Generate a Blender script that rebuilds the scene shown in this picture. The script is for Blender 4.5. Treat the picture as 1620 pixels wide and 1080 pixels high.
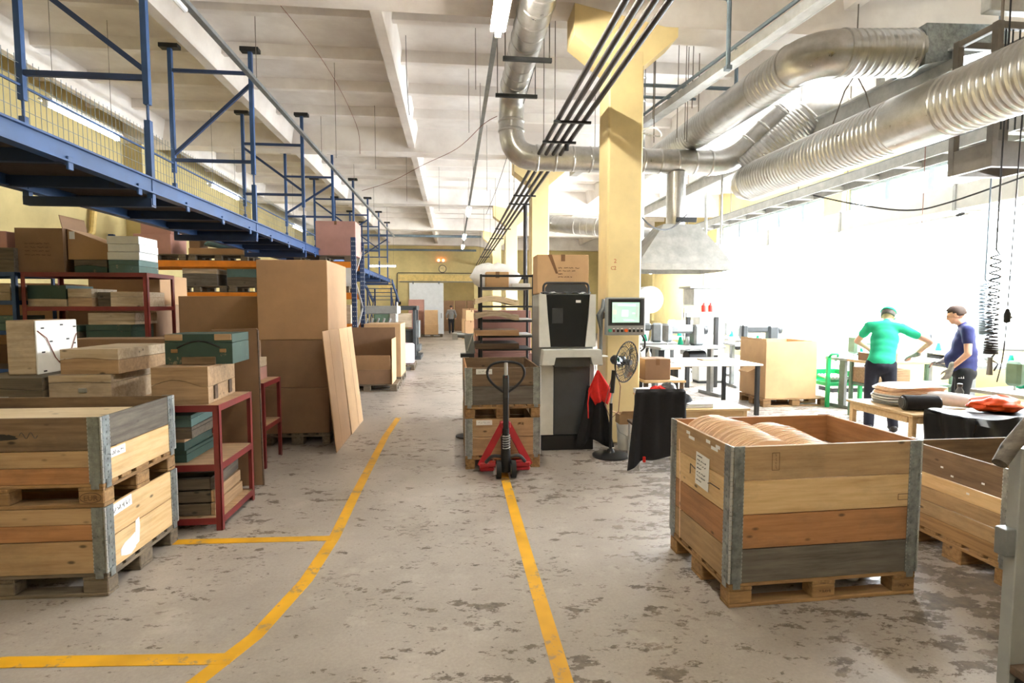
import bpy, bmesh, math, random
from mathutils import Vector, Matrix, Euler
random.seed(7)
PI = math.pi
for o in list(bpy.data.objects):
    bpy.data.objects.remove(o)
SC = bpy.context.scene
COL = SC.collection

# ---------------------------------------------------------------- camera
cam_d = bpy.data.cameras.new('camera')
cam_d.sensor_fit = 'HORIZONTAL'
cam_d.sensor_width = 36.0
cam_d.lens = 870.4 / 1620 * 36.0
cam_d.clip_start = 0.05
cam_d.clip_end = 200
cam = bpy.data.objects.new('camera', cam_d)
COL.objects.link(cam)
cam.location = (0, 0, 1.738)
cam.rotation_euler = (PI / 2 - 0.0647, 0, -0.1063)
SC.camera = cam
# ---------------------------------------------------------------- sky, light, exposure
W = bpy.data.worlds.new('overcast_sky')
SC.world = W
W.use_nodes = True
_bg = W.node_tree.nodes['Background']
_bg.inputs['Color'].default_value = (0.93, 0.97, 1.0, 1)
_bg.inputs['Strength'].default_value = 20.0
SC.view_settings.view_transform = 'Standard'
SC.view_settings.look = 'None'
SC.view_settings.gamma = 1.0
SC.view_settings.use_curve_mapping = False
SC.view_settings.exposure = 1.32
TUBE_L = 14.0         # radiance of the fluorescent tubes
AISLE_L = 105.0       # the row over the aisle
BENCH_L = 230.0        # the tubes over the work benches
# daylight portals: one per window bay of the right wall (guide the sky's rays, add no light)
for k in range(2, 4):
    pl = bpy.data.lights.new('daylight_portal', 'AREA')
    pl.shape = 'RECTANGLE'
    pl.size, pl.size_y = 3.6, 6.0
    pl.cycles.is_portal = True
    po = bpy.data.objects.new('daylight_portal', pl)
    COL.objects.link(po)
    po.location = (10.29, -3.13 + 6.7 * k, 2.85)
    po.rotation_euler = (0, PI / 2, 0)

# ---------------------------------------------------------------- materials
MATS = {}
def _new(name):
    m = bpy.data.materials.new(name)
    m.use_nodes = True
    MATS[name] = m
    nt = m.node_tree
    return m, nt, nt.nodes['Principled BSDF'], nt.nodes, nt.links

def lin(c):
    return tuple(((v / 255) / 12.92 if v / 255 <= 0.04045 else ((v / 255 + 0.055) / 1.055) ** 2.4) for v in c) + (1,)

def ramp(N, pts, interp='LINEAR'):
    r = N.new('ShaderNodeValToRGB')
    e = r.color_ramp.elements
    while len(e) < len(pts):
        e.new(0.5)
    for i, (p, c) in enumerate(pts):
        e[i].position = p
        e[i].color = c
    r.color_ramp.interpolation = interp
    return r

def g(v):
    return (v, v, v, 1)

def coords(N, L, scale, rnd=True):
    tc = N.new('ShaderNodeTexCoord')
    mp = N.new('ShaderNodeMapping')
    mp.inputs['Scale'].default_value = scale if not isinstance(scale, (int, float)) else (scale,) * 3
    L.new(tc.outputs['Object'], mp.inputs['Vector'])
    if rnd:
        oi = N.new('ShaderNodeObjectInfo')
        mu = N.new('ShaderNodeMath'); mu.operation = 'MULTIPLY'; mu.inputs[1].default_value = 37.0
        L.new(oi.outputs['Random'], mu.inputs[0])
        cb = N.new('ShaderNodeCombineXYZ')
        for k in range(3):
            L.new(mu.outputs[0], cb.inputs[k])
        L.new(cb.outputs[0], mp.inputs['Location'])
    return mp.outputs['Vector']

def noise(N, L, vec, scale, detail=4, rough=0.6):
    n = N.new('ShaderNodeTexNoise')
    n.inputs['Scale'].default_value = scale
    n.inputs['Detail'].default_value = detail
    n.inputs['Roughness'].default_value = rough
    L.new(vec, n.inputs['Vector'])
    return n.outputs['Fac']

def mixc(N, L, fac, a, b, mode='MIX'):
    m = N.new('ShaderNodeMix'); m.data_type = 'RGBA'; m.blend_type = mode
    if isinstance(fac, (int, float)):
        m.inputs[0].default_value = fac
    else:
        L.new(fac, m.inputs[0])
    for s, v in ((6, a), (7, b)):
        if isinstance(v, tuple):
            m.inputs[s].default_value = v
        else:
            L.new(v, m.inputs[s])
    return m.outputs[2]

def bump(N, L, b, height, strength=0.2, dist=0.01):
    bp = N.new('ShaderNodeBump')
    bp.inputs['Strength'].default_value = strength
    bp.inputs['Distance'].default_value = dist
    L.new(height, bp.inputs['Height'])
    L.new(bp.outputs['Normal'], b.inputs['Normal'])

def wood(name, c, dark, stain=0.3, rough=0.65, stain_col=(70, 62, 54)):
    """sawn board, grain along the object's own X"""
    m, nt, b, N, L = _new(name)
    v = coords(N, L, (1.2, 16, 16))
    gr = noise(N, L, v, 2.0, 7, 0.65)
    r = ramp(N, [(0.3, lin(dark)), (0.62, lin(c))])
    L.new(gr, r.inputs[0])
    v2 = coords(N, L, (1.6, 3.0, 3.0))
    st = noise(N, L, v2, 1.6, 5, 0.7)
    rs = ramp(N, [(0.48, g(0)), (0.72, g(stain))])
    L.new(st, rs.inputs[0])
    c1 = mixc(N, L, rs.outputs[0], r.outputs[0], lin(stain_col))
    vk = coords(N, L, (3.2, 7, 7))
    vo = N.new('ShaderNodeTexVoronoi'); vo.inputs['Scale'].default_value = 1.3
    L.new(vk, vo.inputs['Vector'])
    rk = ramp(N, [(0.05, g(0.85)), (0.12, g(0))])
    L.new(vo.outputs['Distance'], rk.inputs[0])
    c2 = mixc(N, L, rk.outputs[0], c1, lin(tuple(x * 0.42 for x in dark)))
    L.new(c2, b.inputs['Base Color'])
    b.inputs['Roughness'].default_value = rough
    bump(N, L, b, gr, 0.25, 0.004)
    return m

def plain(name, c, rough=0.5, metal=0.0, var=0.12, scale=6.0, bmp=0.0, spec=None):
    """paint, plastic, card: one colour with slight uneven wear"""
    m, nt, b, N, L = _new(name)
    v = coords(N, L, scale)
    n = noise(N, L, v, 1.0, 6, 0.65)
    r = ramp(N, [(0.3, lin(tuple(x * (1 - var) for x in c))), (0.7, lin(tuple(min(255, x * (1 + var * 0.6)) for x in c)))])
    L.new(n, r.inputs[0])
    L.new(r.outputs[0], b.inputs['Base Color'])
    b.inputs['Roughness'].default_value = rough
    b.inputs['Metallic'].default_value = metal
    if spec is not None:
        b.inputs['Specular IOR Level'].default_value = spec
    if bmp:
        bump(N, L, b, n, bmp, 0.004)
    return m

def worn(name, c, under, amount=0.5, rough=0.5, scale=9.0, metal=0.0):
    """paint with chips and dust showing another colour"""
    m, nt, b, N, L = _new(name)
    v = coords(N, L, scale)
    n = noise(N, L, v, 1.0, 8, 0.72)
    r = ramp(N, [(amount, g(0)), (amount + 0.06, g(0.85))])
    L.new(n, r.inputs[0])
    n2 = noise(N, L, v, 0.35, 3)
    r2 = ramp(N, [(0.3, lin(tuple(x * 0.82 for x in c))), (0.7, lin(c))])
    L.new(n2, r2.inputs[0])
    L.new(mixc(N, L, r.outputs[0], r2.outputs[0], lin(under)), b.inputs['Base Color'])
    b.inputs['Roughness'].default_value = rough
    b.inputs['Metallic'].default_value = metal
    return m

def emit(name, c, strength):
    m, nt, b, N, L = _new(name)
    b.inputs['Base Color'].default_value = lin((240, 240, 240))
    b.inputs['Emission Color'].default_value = lin(c)
    b.inputs['Emission Strength'].default_value = strength
    return m

def glassy(name, tint, gloss=0.08):
    m = bpy.data.materials.new(name); m.use_nodes = True; MATS[name] = m
    N, L = m.node_tree.nodes, m.node_tree.links
    for n in list(N):
        N.remove(n)
    out = N.new('ShaderNodeOutputMaterial')
    tr = N.new('ShaderNodeBsdfTransparent'); tr.inputs[0].default_value = tint
    gl = N.new('ShaderNodeBsdfGlossy'); gl.inputs['Roughness'].default_value = 0.05
    mx = N.new('ShaderNodeMixShader'); mx.inputs[0].default_value = gloss
    L.new(tr.outputs[0], mx.inputs[1]); L.new(gl.outputs[0], mx.inputs[2]); L.new(mx.outputs[0], out.inputs[0])
    return m

def floor_material():
    m, nt, b, N, L = _new('painted_concrete_floor')
    v = coords(N, L, 1.0, False)
    base = ramp(N, [(0.3, lin((146, 137, 128))), (0.7, lin((176, 167, 158)))])
    L.new(noise(N, L, v, 0.7, 6, 0.6), base.inputs[0])
    fine = ramp(N, [(0.35, g(0.8)), (0.65, g(1.05))])
    L.new(noise(N, L, v, 55, 3, 0.7), fine.inputs[0])
    c = mixc(N, L, 0.55, base.outputs[0], fine.outputs[0], 'MULTIPLY')
    # peeling: dark bare concrete showing through worn paint, denser towards the right bay, partly to paint in the big crate's shadow
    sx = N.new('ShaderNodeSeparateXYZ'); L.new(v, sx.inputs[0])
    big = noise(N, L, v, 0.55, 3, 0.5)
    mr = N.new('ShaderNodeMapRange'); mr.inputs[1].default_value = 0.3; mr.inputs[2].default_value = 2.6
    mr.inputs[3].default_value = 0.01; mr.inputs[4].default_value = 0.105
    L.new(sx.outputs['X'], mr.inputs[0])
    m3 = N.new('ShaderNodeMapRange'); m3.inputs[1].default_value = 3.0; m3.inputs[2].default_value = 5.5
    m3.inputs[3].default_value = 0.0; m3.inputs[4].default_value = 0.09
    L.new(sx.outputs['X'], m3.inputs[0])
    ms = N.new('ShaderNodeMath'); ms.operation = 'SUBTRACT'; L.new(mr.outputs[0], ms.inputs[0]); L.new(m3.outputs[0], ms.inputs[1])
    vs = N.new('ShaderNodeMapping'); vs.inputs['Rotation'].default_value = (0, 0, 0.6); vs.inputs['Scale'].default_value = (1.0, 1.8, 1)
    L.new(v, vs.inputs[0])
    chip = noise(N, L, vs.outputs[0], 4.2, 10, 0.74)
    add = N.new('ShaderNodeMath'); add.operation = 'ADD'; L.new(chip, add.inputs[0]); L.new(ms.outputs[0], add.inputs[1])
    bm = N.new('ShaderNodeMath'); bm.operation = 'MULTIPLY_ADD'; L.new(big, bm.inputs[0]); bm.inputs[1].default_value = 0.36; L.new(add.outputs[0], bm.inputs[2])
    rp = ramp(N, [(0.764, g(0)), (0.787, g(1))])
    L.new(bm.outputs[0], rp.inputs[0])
    # small scattered specks of the same wear
    sp = noise(N, L, vs.outputs[0], 15, 6, 0.7)
    sb = N.new('ShaderNodeMath'); sb.operation = 'MULTIPLY_ADD'; L.new(noise(N, L, v, 1.6, 4, 0.6), sb.inputs[0]); sb.inputs[1].default_value = 0.5; L.new(sp, sb.inputs[2])
    r2 = ramp(N, [(0.855, g(0)), (0.89, g(0.85))])
    L.new(sb.outputs[0], r2.inputs[0])
    mx = N.new('ShaderNodeMath'); mx.operation = 'MAXIMUM'; L.new(rp.outputs[0], mx.inputs[0]); L.new(r2.outputs[0], mx.inputs[1])
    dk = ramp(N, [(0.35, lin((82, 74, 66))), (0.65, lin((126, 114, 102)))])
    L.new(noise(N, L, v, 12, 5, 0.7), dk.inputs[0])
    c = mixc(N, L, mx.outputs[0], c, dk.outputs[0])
    # broad grime and pale scuffs
    gm = ramp(N, [(0.48, g(0)), (0.75, g(0.5))])
    L.new(noise(N, L, v, 1.1, 8, 0.72), gm.inputs[0])
    c = mixc(N, L, gm.outputs[0], c, lin((118, 108, 98)))
    sc = ramp(N, [(0.55, g(0)), (0.7, g(0.35))])
    L.new(noise(N, L, v, 2.7, 8, 0.7), sc.inputs[0])
    c = mixc(N, L, sc.outputs[0], c, lin((196, 188, 178)))
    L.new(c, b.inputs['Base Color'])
    ro = ramp(N, [(0, g(0.42)), (1, g(0.75))])
    L.new(rp.outputs[0], ro.inputs[0]); L.new(ro.outputs[0], b.inputs['Roughness'])
    inv = N.new('ShaderNodeMath'); inv.operation = 'SUBTRACT'; inv.inputs[0].default_value = 1; L.new(rp.outputs[0], inv.inputs[1])
    bump(N, L, b, inv.outputs[0], 0.35, 0.004)
    return m

def ceiling_material():
    m, nt, b, N, L = _new('whitewashed_concrete')
    v = coords(N, L, 1.0, False)
    r = ramp(N, [(0.35, lin((214, 206, 200))), (0.62, lin((238, 233, 228)))])
    L.new(noise(N, L, v, 0.8, 7, 0.65), r.inputs[0])
    L.new(r.outputs[0], b.inputs['Base Color'])
    b.inputs['Roughness'].default_value = 0.85
    return m

def spiral_metal():
    m, nt, b, N, L = _new('galvanised_duct')
    v = coords(N, L, 5.0)
    r = ramp(N, [(0.25, lin((164, 162, 157))), (0.7, lin((200, 200, 198)))])
    n = noise(N, L, v, 1.0, 7, 0.7); L.new(n, r.inputs[0])
    L.new(r.outputs[0], b.inputs['Base Color'])
    b.inputs['Metallic'].default_value = 0.9
    rr = ramp(N, [(0.3, g(0.27)), (0.7, g(0.38))]); L.new(n, rr.inputs[0]); L.new(rr.outputs[0], b.inputs['Roughness'])
    return m

floor_material(); ceiling_material(); spiral_metal()
plain('yellow_wall', (192, 175, 122), 0.7, var=0.10, scale=0.9)
plain('yellow_column', (234, 212, 156), 0.6, var=0.07, scale=1.2)
plain('yellow_trim', (205, 178, 110), 0.6)
worn('yellow_line', (226, 168, 28), (150, 130, 96), 0.56, 0.55, 7.0)
wood('pine', (182, 152, 112), (156, 122, 86), 0.35)
wood('pine_pale', (220, 188, 140), (196, 158, 108), 0.22)
wood('pine_orange', (178, 128, 84), (150, 102, 64), 0.4)
wood('pine_tan', (176, 146, 106), (146, 116, 80), 0.4)
wood('wood_grey', (112, 104, 94), (70, 64, 58), 0.5, 0.8)
wood('wood_brown', (128, 104, 78), (92, 72, 54), 0.5, 0.75)
wood('wood_dark', (92, 72, 54), (62, 48, 36), 0.4, 0.75)
wood('pallet_wood', (164, 128, 84), (118, 88, 58), 0.5, 0.8)
wood('pallet_grey', (120, 106, 88), (82, 72, 60), 0.5, 0.8)
wood('veneer', (238, 206, 174), (222, 184, 150), 0.0, 0.5)
wood('veneer_pale', (232, 214, 184), (212, 188, 152), 0.0, 0.55)
wood('mold_wood', (176, 146, 112), (140, 112, 84), 0.4, 0.7)
wood('mold_pale', (196, 178, 154), (164, 144, 118), 0.4, 0.7)
wood('mold_dark', (104, 92, 76), (70, 62, 52), 0.4, 0.7)
wood('table_wood', (222, 192, 146), (200, 164, 118), 0.1, 0.5)
plain('cardboard', (168, 132, 96), 0.8, var=0.06, scale=2.5)
plain('cardboard_dark', (134, 104, 78), 0.8, var=0.07, scale=2.5)
plain('cardboard_pale', (196, 160, 118), 0.8, var=0.06, scale=2.5)
plain('cardboard_pink', (176, 132, 122), 0.8, var=0.06, scale=2.5)
plain('cardboard_edge', (120, 88, 58), 0.9)
worn('red_paint', (124, 38, 38), (92, 52, 44), 0.66, 0.45, 8)
worn('blue_paint', (46, 80, 130), (50, 56, 70), 0.66, 0.45, 8)
worn('blue_dark', (36, 58, 98), (40, 44, 52), 0.62, 0.5, 8)
worn('orange_paint', (226, 130, 26), (150, 92, 40), 0.68, 0.45, 8)
worn('jack_red', (184, 30, 42), (80, 34, 32), 0.66, 0.4, 9)
worn('mold_green', (48, 74, 66), (140, 124, 98), 0.60, 0.6, 8)
worn('mold_teal', (88, 116, 112), (170, 160, 140), 0.60, 0.6, 8)
plain('rust_deck', (74, 62, 58), 0.8, var=0.2)
plain('galvanised', (152, 158, 158), 0.42, 0.8, 0.2, 20)
plain('steel_grey', (134, 138, 140), 0.45, 0.6, 0.12)
plain('steel_dark', (62, 64, 66), 0.5, 0.5, 0.15)
plain('steel_light', (192, 194, 194), 0.4, 0.7, 0.1)
plain('black_metal', (30, 30, 32), 0.5, 0.2)
plain('rubber', (24, 24, 25), 0.8)
plain('pipe_dark', (58, 54, 54), 0.5, 0.3)
plain('pipe_bluegrey', (112, 128, 140), 0.5, 0.2)
plain('white_paint', (232, 232, 228), 0.5, var=0.04)
plain('door_white', (214, 218, 222), 0.5, var=0.04)
plain('machine_white', (216, 216, 210), 0.4, var=0.05)
plain('machine_grey', (152, 154, 152), 0.45, var=0.06)
plain('machine_dark', (60, 63, 66), 0.4, var=0.08)
plain('machine_green', (112, 140, 120), 0.5, var=0.08)
plain('green_plastic', (30, 178, 104), 0.4, var=0.05)
plain('black_plastic', (22, 22, 24), 0.35, var=0.05)
plain('smoked_glass', (26, 30, 34), 0.22, var=0.03, spec=0.3)
plain('paper', (232, 232, 230), 0.7, var=0.04)
plain('ink', (48, 46, 58), 0.7)
plain('ink_brown', (92, 66, 44), 0.8)
plain('red_ink', (196, 84, 62), 0.8)
plain('black_cloth', (24, 24, 27), 0.95, var=0.15, scale=30)
plain('red_cloth', (212, 40, 32), 0.9, var=0.1, scale=20)
plain('orange_bag', (240, 88, 34), 0.4, var=0.1, scale=14)
plain('black_bag', (18, 18, 20), 0.5, var=0.1, scale=10, spec=0.25)
plain('blue_bag', (104, 140, 156), 0.35, var=0.15, scale=8)
plain('white_film', (226, 228, 232), 0.3, var=0.06, scale=8)
plain('pink_film', (238, 206, 214), 0.3, var=0.06, scale=8)
plain('cable_black', (30, 28, 30), 0.6)
plain('cable_red', (128, 76, 66), 0.6)
plain('cable_white', (214, 212, 206), 0.6)
plain('wire', (112, 104, 94), 0.5, 0.3)
plain('grey_cabinet', (176, 176, 172), 0.5)
plain('clock_dial', (206, 190, 138), 0.6)
plain('window_frame', (128, 142, 152), 0.6)
plain('cage_grey', (112, 106, 98), 0.6)
plain('skin', (222, 170, 142), 0.55, var=0.05, scale=20)
plain('hair_brown', (70, 52, 42), 0.7, var=0.2, scale=60)
plain('hair_grey', (96, 88, 82), 0.7, var=0.2, scale=60)
plain('shirt_green', (34, 186, 140), 0.85, var=0.07, scale=10)
plain('shirt_navy', (40, 46, 98), 0.85, var=0.1, scale=10)
plain('shirt_grey', (132, 132, 130), 0.85, var=0.1, scale=10)
plain('trousers', (30, 32, 46), 0.9, var=0.12, scale=14)
plain('trousers_black', (22, 22, 26), 0.9, var=0.12, scale=14)
plain('glove', (150, 148, 142), 0.85, var=0.15, scale=30)
plain('shoe', (38, 34, 32), 0.6)
plain('white_mark', (240, 240, 240), 0.6)
plain('red_mark', (208, 44, 36), 0.5)
plain('button_green', (70, 180, 140), 0.4)
plain('button_orange', (224, 96, 30), 0.4)
glassy('window_pane', (0.97, 0.99, 1, 1), 0.06)
glassy('fan_guard_haze', (0.9, 0.9, 0.92, 1), 0.1)
glassy('fan_blade_plastic', (0.30, 0.34, 0.38, 1), 0.22)
glassy('clear_film', (0.85, 0.87, 0.9, 1), 0.2)
emit('tube_glow', (255, 250, 236), TUBE_L)
emit('aisle_tube_glow', (255, 248, 232), AISLE_L)
emit('bench_tube_glow', (245, 250, 255), BENCH_L)
emit('screen_glow', (40, 195, 150), 0.34)
emit('screen_white', (150, 240, 215), 0.42)
emit('screen_dark', (20, 70, 100), 0.3)
emit('screen_yellow', (230, 215, 110), 0.45)
emit('warning_lamp_glow', (255, 120, 70), 4.0)
def MT(n):
    return MATS[n]

# ---------------------------------------------------------------- mesh building
class MB:
    def __init__(s):
        s.v = []; s.f = []
    def add(s, vs, fs, M=None):
        k = len(s.v)
        s.v += [tuple(M @ Vector(p)) if M is not None else tuple(p) for p in vs]
        s.f += [tuple(i + k for i in f) for f in fs]
        return s
    def box(s, c, z, M=None):
        x, y, w = (q / 2 for q in z)
        vs = [(c[0] + a * x, c[1] + b * y, c[2] + d * w) for a in (-1, 1) for b in (-1, 1) for d in (-1, 1)]
        return s.add(vs, [(0, 1, 3, 2), (4, 6, 7, 5), (0, 4, 5, 1), (2, 3, 7, 6), (0, 2, 6, 4), (1, 5, 7, 3)], M)
    def bb(s, x0, x1, y0, y1, z0, z1, M=None):
        return s.box(((x0 + x1) / 2, (y0 + y1) / 2, (z0 + z1) / 2), (abs(x1 - x0), abs(y1 - y0), abs(z1 - z0)), M)
    def cham(s, c, z, b, M=None):
        h = [q / 2 for q in z]
        b = min(b, min(h) * 0.9)
        vs = []; idx = {}
        for sx in (-1, 1):
            for sy in (-1, 1):
                for sz in (-1, 1):
                    for ax in range(3):
                        p = [sx * (h[0] - b), sy * (h[1] - b), sz * (h[2] - b)]
                        p[ax] = (sx, sy, sz)[ax] * h[ax]
                        idx[(sx, sy, sz, ax)] = len(vs)
                        vs.append((p[0] + c[0], p[1] + c[1], p[2] + c[2]))
        fs = []
        for ax in range(3):
            u, w = (ax + 1) % 3, (ax + 2) % 3
            for sg in (-1, 1):
                q = []
                for a, d in ((-1, -1), (1, -1), (1, 1), (-1, 1)):
                    k = [0, 0, 0]; k[ax] = sg; k[u] = a; k[w] = d
                    q.append(idx[(k[0], k[1], k[2], ax)])
                fs.append(tuple(q if sg > 0 else q[::-1]))
        for ax in range(3):
            u, w = (ax + 1) % 3, (ax + 2) % 3
            for a in (-1, 1):
                for d in (-1, 1):
                    k0 = [0, 0, 0]; k0[u] = a; k0[w] = d
                    k0[ax] = -1; k1 = list(k0); k1[ax] = 1
                    q = [idx[(*k0, u)], idx[(*k1, u)], idx[(*k1, w)], idx[(*k0, w)]]
                    fs.append(tuple(q if a * d < 0 else q[::-1]))
        for sx in (-1, 1):
            for sy in (-1, 1):
                for sz in (-1, 1):
                    q = [idx[(sx, sy, sz, k)] for k in range(3)]
                    fs.append(tuple(q if sx * sy * sz > 0 else q[::-1]))
        return s.add(vs, fs, M)
    def tube(s, path, r, n=8, caps=True, M=None):
        """pipe along a polyline; r a number or one per point"""
        P = [Vector(p) for p in path]
        R = r if isinstance(r, (list, tuple)) else [r] * len(P)
        t0 = (P[1] - P[0]).normalized()
        ref = Vector((0, 0, 1)) if abs(t0.z) < 0.9 else Vector((1, 0, 0))
        nrm = t0.cross(ref).normalized()
        rings = []
        for i, p in enumerate(P):
            if i == 0: t = P[1] - P[0]
            elif i == len(P) - 1: t = P[-1] - P[-2]
            else: t = (P[i + 1] - p).normalized() + (p - P[i - 1]).normalized()
            t = t.normalized() if t.length > 1e-9 else t0
            nrm = (nrm - t * nrm.dot(t))
            nrm = nrm.normalized() if nrm.length > 1e-9 else t.orthogonal().normalized()
            bn = t.cross(nrm)
            rings.append([p + (nrm * math.cos(2 * PI * k / n) + bn * math.sin(2 * PI * k / n)) * R[i] for k in range(n)])
        vs = [tuple(q) for rg in rings for q in rg]
        fs = []
        for i in range(len(P) - 1):
            for k in range(n):
                a, b = i * n + k, i * n + (k + 1) % n
                fs.append((a, b, b + n, a + n))
        if caps:
            fs.append(tuple(range(n))[::-1]); fs.append(tuple(range((len(P) - 1) * n, len(P) * n)))
        return s.add(vs, fs, M)
    def bar(s, a, b, w, h=None, M=None):
        """rectangular bar from a to b"""
        a, b = Vector(a), Vector(b); h = h or w
        t = (b - a).normalized()
        up = Vector((0, 0, 1)) if abs(t.z) < 0.95 else Vector((0, 1, 0))
        sx = t.cross(up).normalized(); up = sx.cross(t).normalized()
        vs = []
        for p in (a, b):
            for i, j in ((-1, -1), (1, -1), (1, 1), (-1, 1)):
                vs.append(tuple(p + sx * (i * w / 2) + up * (j * h / 2)))
        return s.add(vs, [(0, 1, 2, 3), (7, 6, 5, 4), (0, 4, 5, 1), (1, 5, 6, 2), (2, 6, 7, 3), (3, 7, 4, 0)], M)
    def lathe(s, prof, n=16, c=(0, 0, 0), M=None):
        """prof: (r, z) from bottom to top around Z"""
        vs = [(c[0] + r * math.cos(2 * PI * k / n), c[1] + r * math.sin(2 * PI * k / n), c[2] + z) for r, z in prof for k in range(n)]
        fs = []
        for i in range(len(prof) - 1):
            for k in range(n):
                a, b = i * n + k, i * n + (k + 1) % n
                fs.append((a, b, b + n, a + n))
        fs.append(tuple(range(n))[::-1]); fs.append(tuple(range((len(prof) - 1) * n, len(prof) * n)))
        return s.add(vs, fs, M)
    def prism(s, poly, y0, y1, M=None):
        """polygon in xz extruded along y"""
        n = len(poly)
        vs = [(x, y0, z) for x, z in poly] + [(x, y1, z) for x, z in poly]
        fs = [tuple(range(n)), tuple(range(n, 2 * n))[::-1]] + [(i, i + n, (i + 1) % n + n, (i + 1) % n) for i in range(n)]
        return s.add(vs, fs, M)
    def ell(s, c, r, nu=12, nv=8, M=None):
        vs = [(c[0], c[1], c[2] - r[2])]
        for j in range(1, nv):
            a = -PI / 2 + PI * j / nv
            for k in range(nu):
                t = 2 * PI * k / nu
                vs.append((c[0] + r[0] * math.cos(a) * math.cos(t), c[1] + r[1] * math.cos(a) * math.sin(t), c[2] + r[2] * math.sin(a)))
        vs.append((c[0], c[1], c[2] + r[2]))
        fs = [(0, 1 + (k + 1) % nu, 1 + k) for k in range(nu)]
        for j in range(nv - 2):
            for k in range(nu):
                a, b = 1 + j * nu + k, 1 + j * nu + (k + 1) % nu
                fs.append((a, b, b + nu, a + nu))
        t = len(vs) - 1; k0 = 1 + (nv - 2) * nu
        fs += [(k0 + k, k0 + (k + 1) % nu, t) for k in range(nu)]
        return s.add(vs, fs, M)
    def mesh(s, name, smooth=False):
        me = bpy.data.meshes.new(name)
        me.from_pydata(s.v, [], s.f)
        me.update()
        bm = bmesh.new(); bm.from_mesh(me); bmesh.ops.recalc_face_normals(bm, faces=bm.faces); bm.to_mesh(me); bm.free()
        if smooth:
            me.polygons.foreach_set('use_smooth', [True] * len(me.polygons))
            try:
                me.set_sharp_from_angle(angle=math.radians(40))
            except Exception:
                pass
        return me
    def build(s, name, mat, parent=None, loc=(0, 0, 0), rot=(0, 0, 0), smooth=False):
        return link(name, s.mesh(name, smooth), mat, parent, loc, rot)

def link(name, me, mat, parent=None, loc=(0, 0, 0), rot=(0, 0, 0)):
    o = bpy.data.objects.new(name, me)
    if mat and not me.materials:
        me.materials.append(MT(mat))
    COL.objects.link(o)
    o.location = loc; o.rotation_euler = rot
    if parent is not None:
        o.parent = parent
    return o

def tag(o, label, cat, group=None):
    o['label'] = label; o['category'] = cat
    if group: o['group'] = group
    return o

def thing(name, label, cat, loc=(0, 0, 0), rz=0.0, group=None):
    o = bpy.data.objects.new(name, None)
    o.empty_display_size = 0.1
    COL.objects.link(o)
    o.location = loc; o.rotation_euler = (0, 0, rz)
    return tag(o, label, cat, group)

def struct(o, label=None):
    o['kind'] = 'structure'
    if label: o['label'] = label
    return o

CACHE = {}
def piece(name, parent, mat, size, loc, rot=(0, 0, 0), b=0.004):
    """chamfered board or box; alike pieces share one mesh. loc = centre"""
    key = (name, mat, tuple(round(q, 4) for q in size), b)
    me = CACHE.get(key)
    if me is None:
        me = MB().cham((0, 0, 0), size, b).mesh(name)
        me.materials.append(MT(mat))
        CACHE[key] = me
    return link(name, me, None, parent, loc, rot)

def span(name, parent, mat, x0, x1, y0, y1, z0, z1, b=0.004):
    return piece(name, parent, mat, (x1 - x0, y1 - y0, z1 - z0), ((x0 + x1) / 2, (y0 + y1) / 2, (z0 + z1) / 2), b=b)

def copy_tree(o, parent=None):
    c = o.copy(); COL.objects.link(c); c.parent = parent
    for ch in list(o.children):
        copy_tree(ch, c)
    return c

def lettering(name, txt, size, mat, parent, loc, rot, ext=0.0006, align='LEFT'):
    cu = bpy.data.curves.new(name, 'FONT')
    cu.body = txt; cu.size = size; cu.extrude = ext; cu.align_x = align
    cu.resolution_u = 2
    o = bpy.data.objects.new(name, cu)
    me = bpy.data.meshes.new_from_object(o)
    bpy.data.objects.remove(o); bpy.data.curves.remove(cu)
    me.materials.clear(); me.materials.append(MT(mat))
    return link(name, me, None, parent, loc, rot)

def scribble(name, parent, mat, w, h, loc, rot, seed=0, r=0.0012):
    """handwritten line: a wavy stroke in the xz plane"""
    rn = random.Random(seed)
    mb = MB(); x = 0.0
    while x < w:
        ww = rn.uniform(0.12, 0.26) * w
        pts = [(min(w, x + ww * k / 6), 0, h * rn.uniform(-0.5, 0.5)) for k in range(7)]
        mb.tube(pts, r, 4)
        x += ww + rn.uniform(0.04, 0.1) * w
    return mb.build(name, mat, parent, loc, rot)

# ================================================================ the hall
XL, XR, YN, YF, ZC = -7.3, 10.0, -6.5, 34.0, 5.9
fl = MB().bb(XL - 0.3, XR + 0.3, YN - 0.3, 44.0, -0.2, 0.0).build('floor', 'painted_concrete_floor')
struct(fl, 'worn grey painted concrete floor with dark peeling patches')
# floor markings, 8 cm wide
def floor_line(name, pts, w=0.085, dz=0.0):
    mb = MB()
    for i in range(len(pts) - 1):
        mb_pts = (Vector((*pts[i], 0)), Vector((*pts[i + 1], 0)))
        a, b = mb_pts
        t = (b - a).normalized(); n = Vector((-t.y, t.x, 0)) * w / 2
        a2, b2 = a - t * w * 0.12, b + t * w * 0.12
        z = 0.0016 + 0.0003 * (i % 2) + dz
        mb.add([tuple(a2 + n) , tuple(a2 - n), tuple(b2 - n), tuple(b2 + n),
                (a2 + n + Vector((0, 0, z)))[:], (a2 - n + Vector((0, 0, z)))[:], (b2 - n + Vector((0, 0, z)))[:], (b2 + n + Vector((0, 0, z)))[:]],
               [(4, 5, 6, 7), (0, 1, 5, 4), (1, 2, 6, 5), (2, 3, 7, 6), (3, 0, 4, 7)])
    return struct(mb.build(name, 'yellow_line'))
floor_line('trim_1', [(0.50, 1.5), (0.50, 4.0), (0.51, 5.6)]).__setitem__('label', 'yellow floor line running up to the pallet jack')
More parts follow.
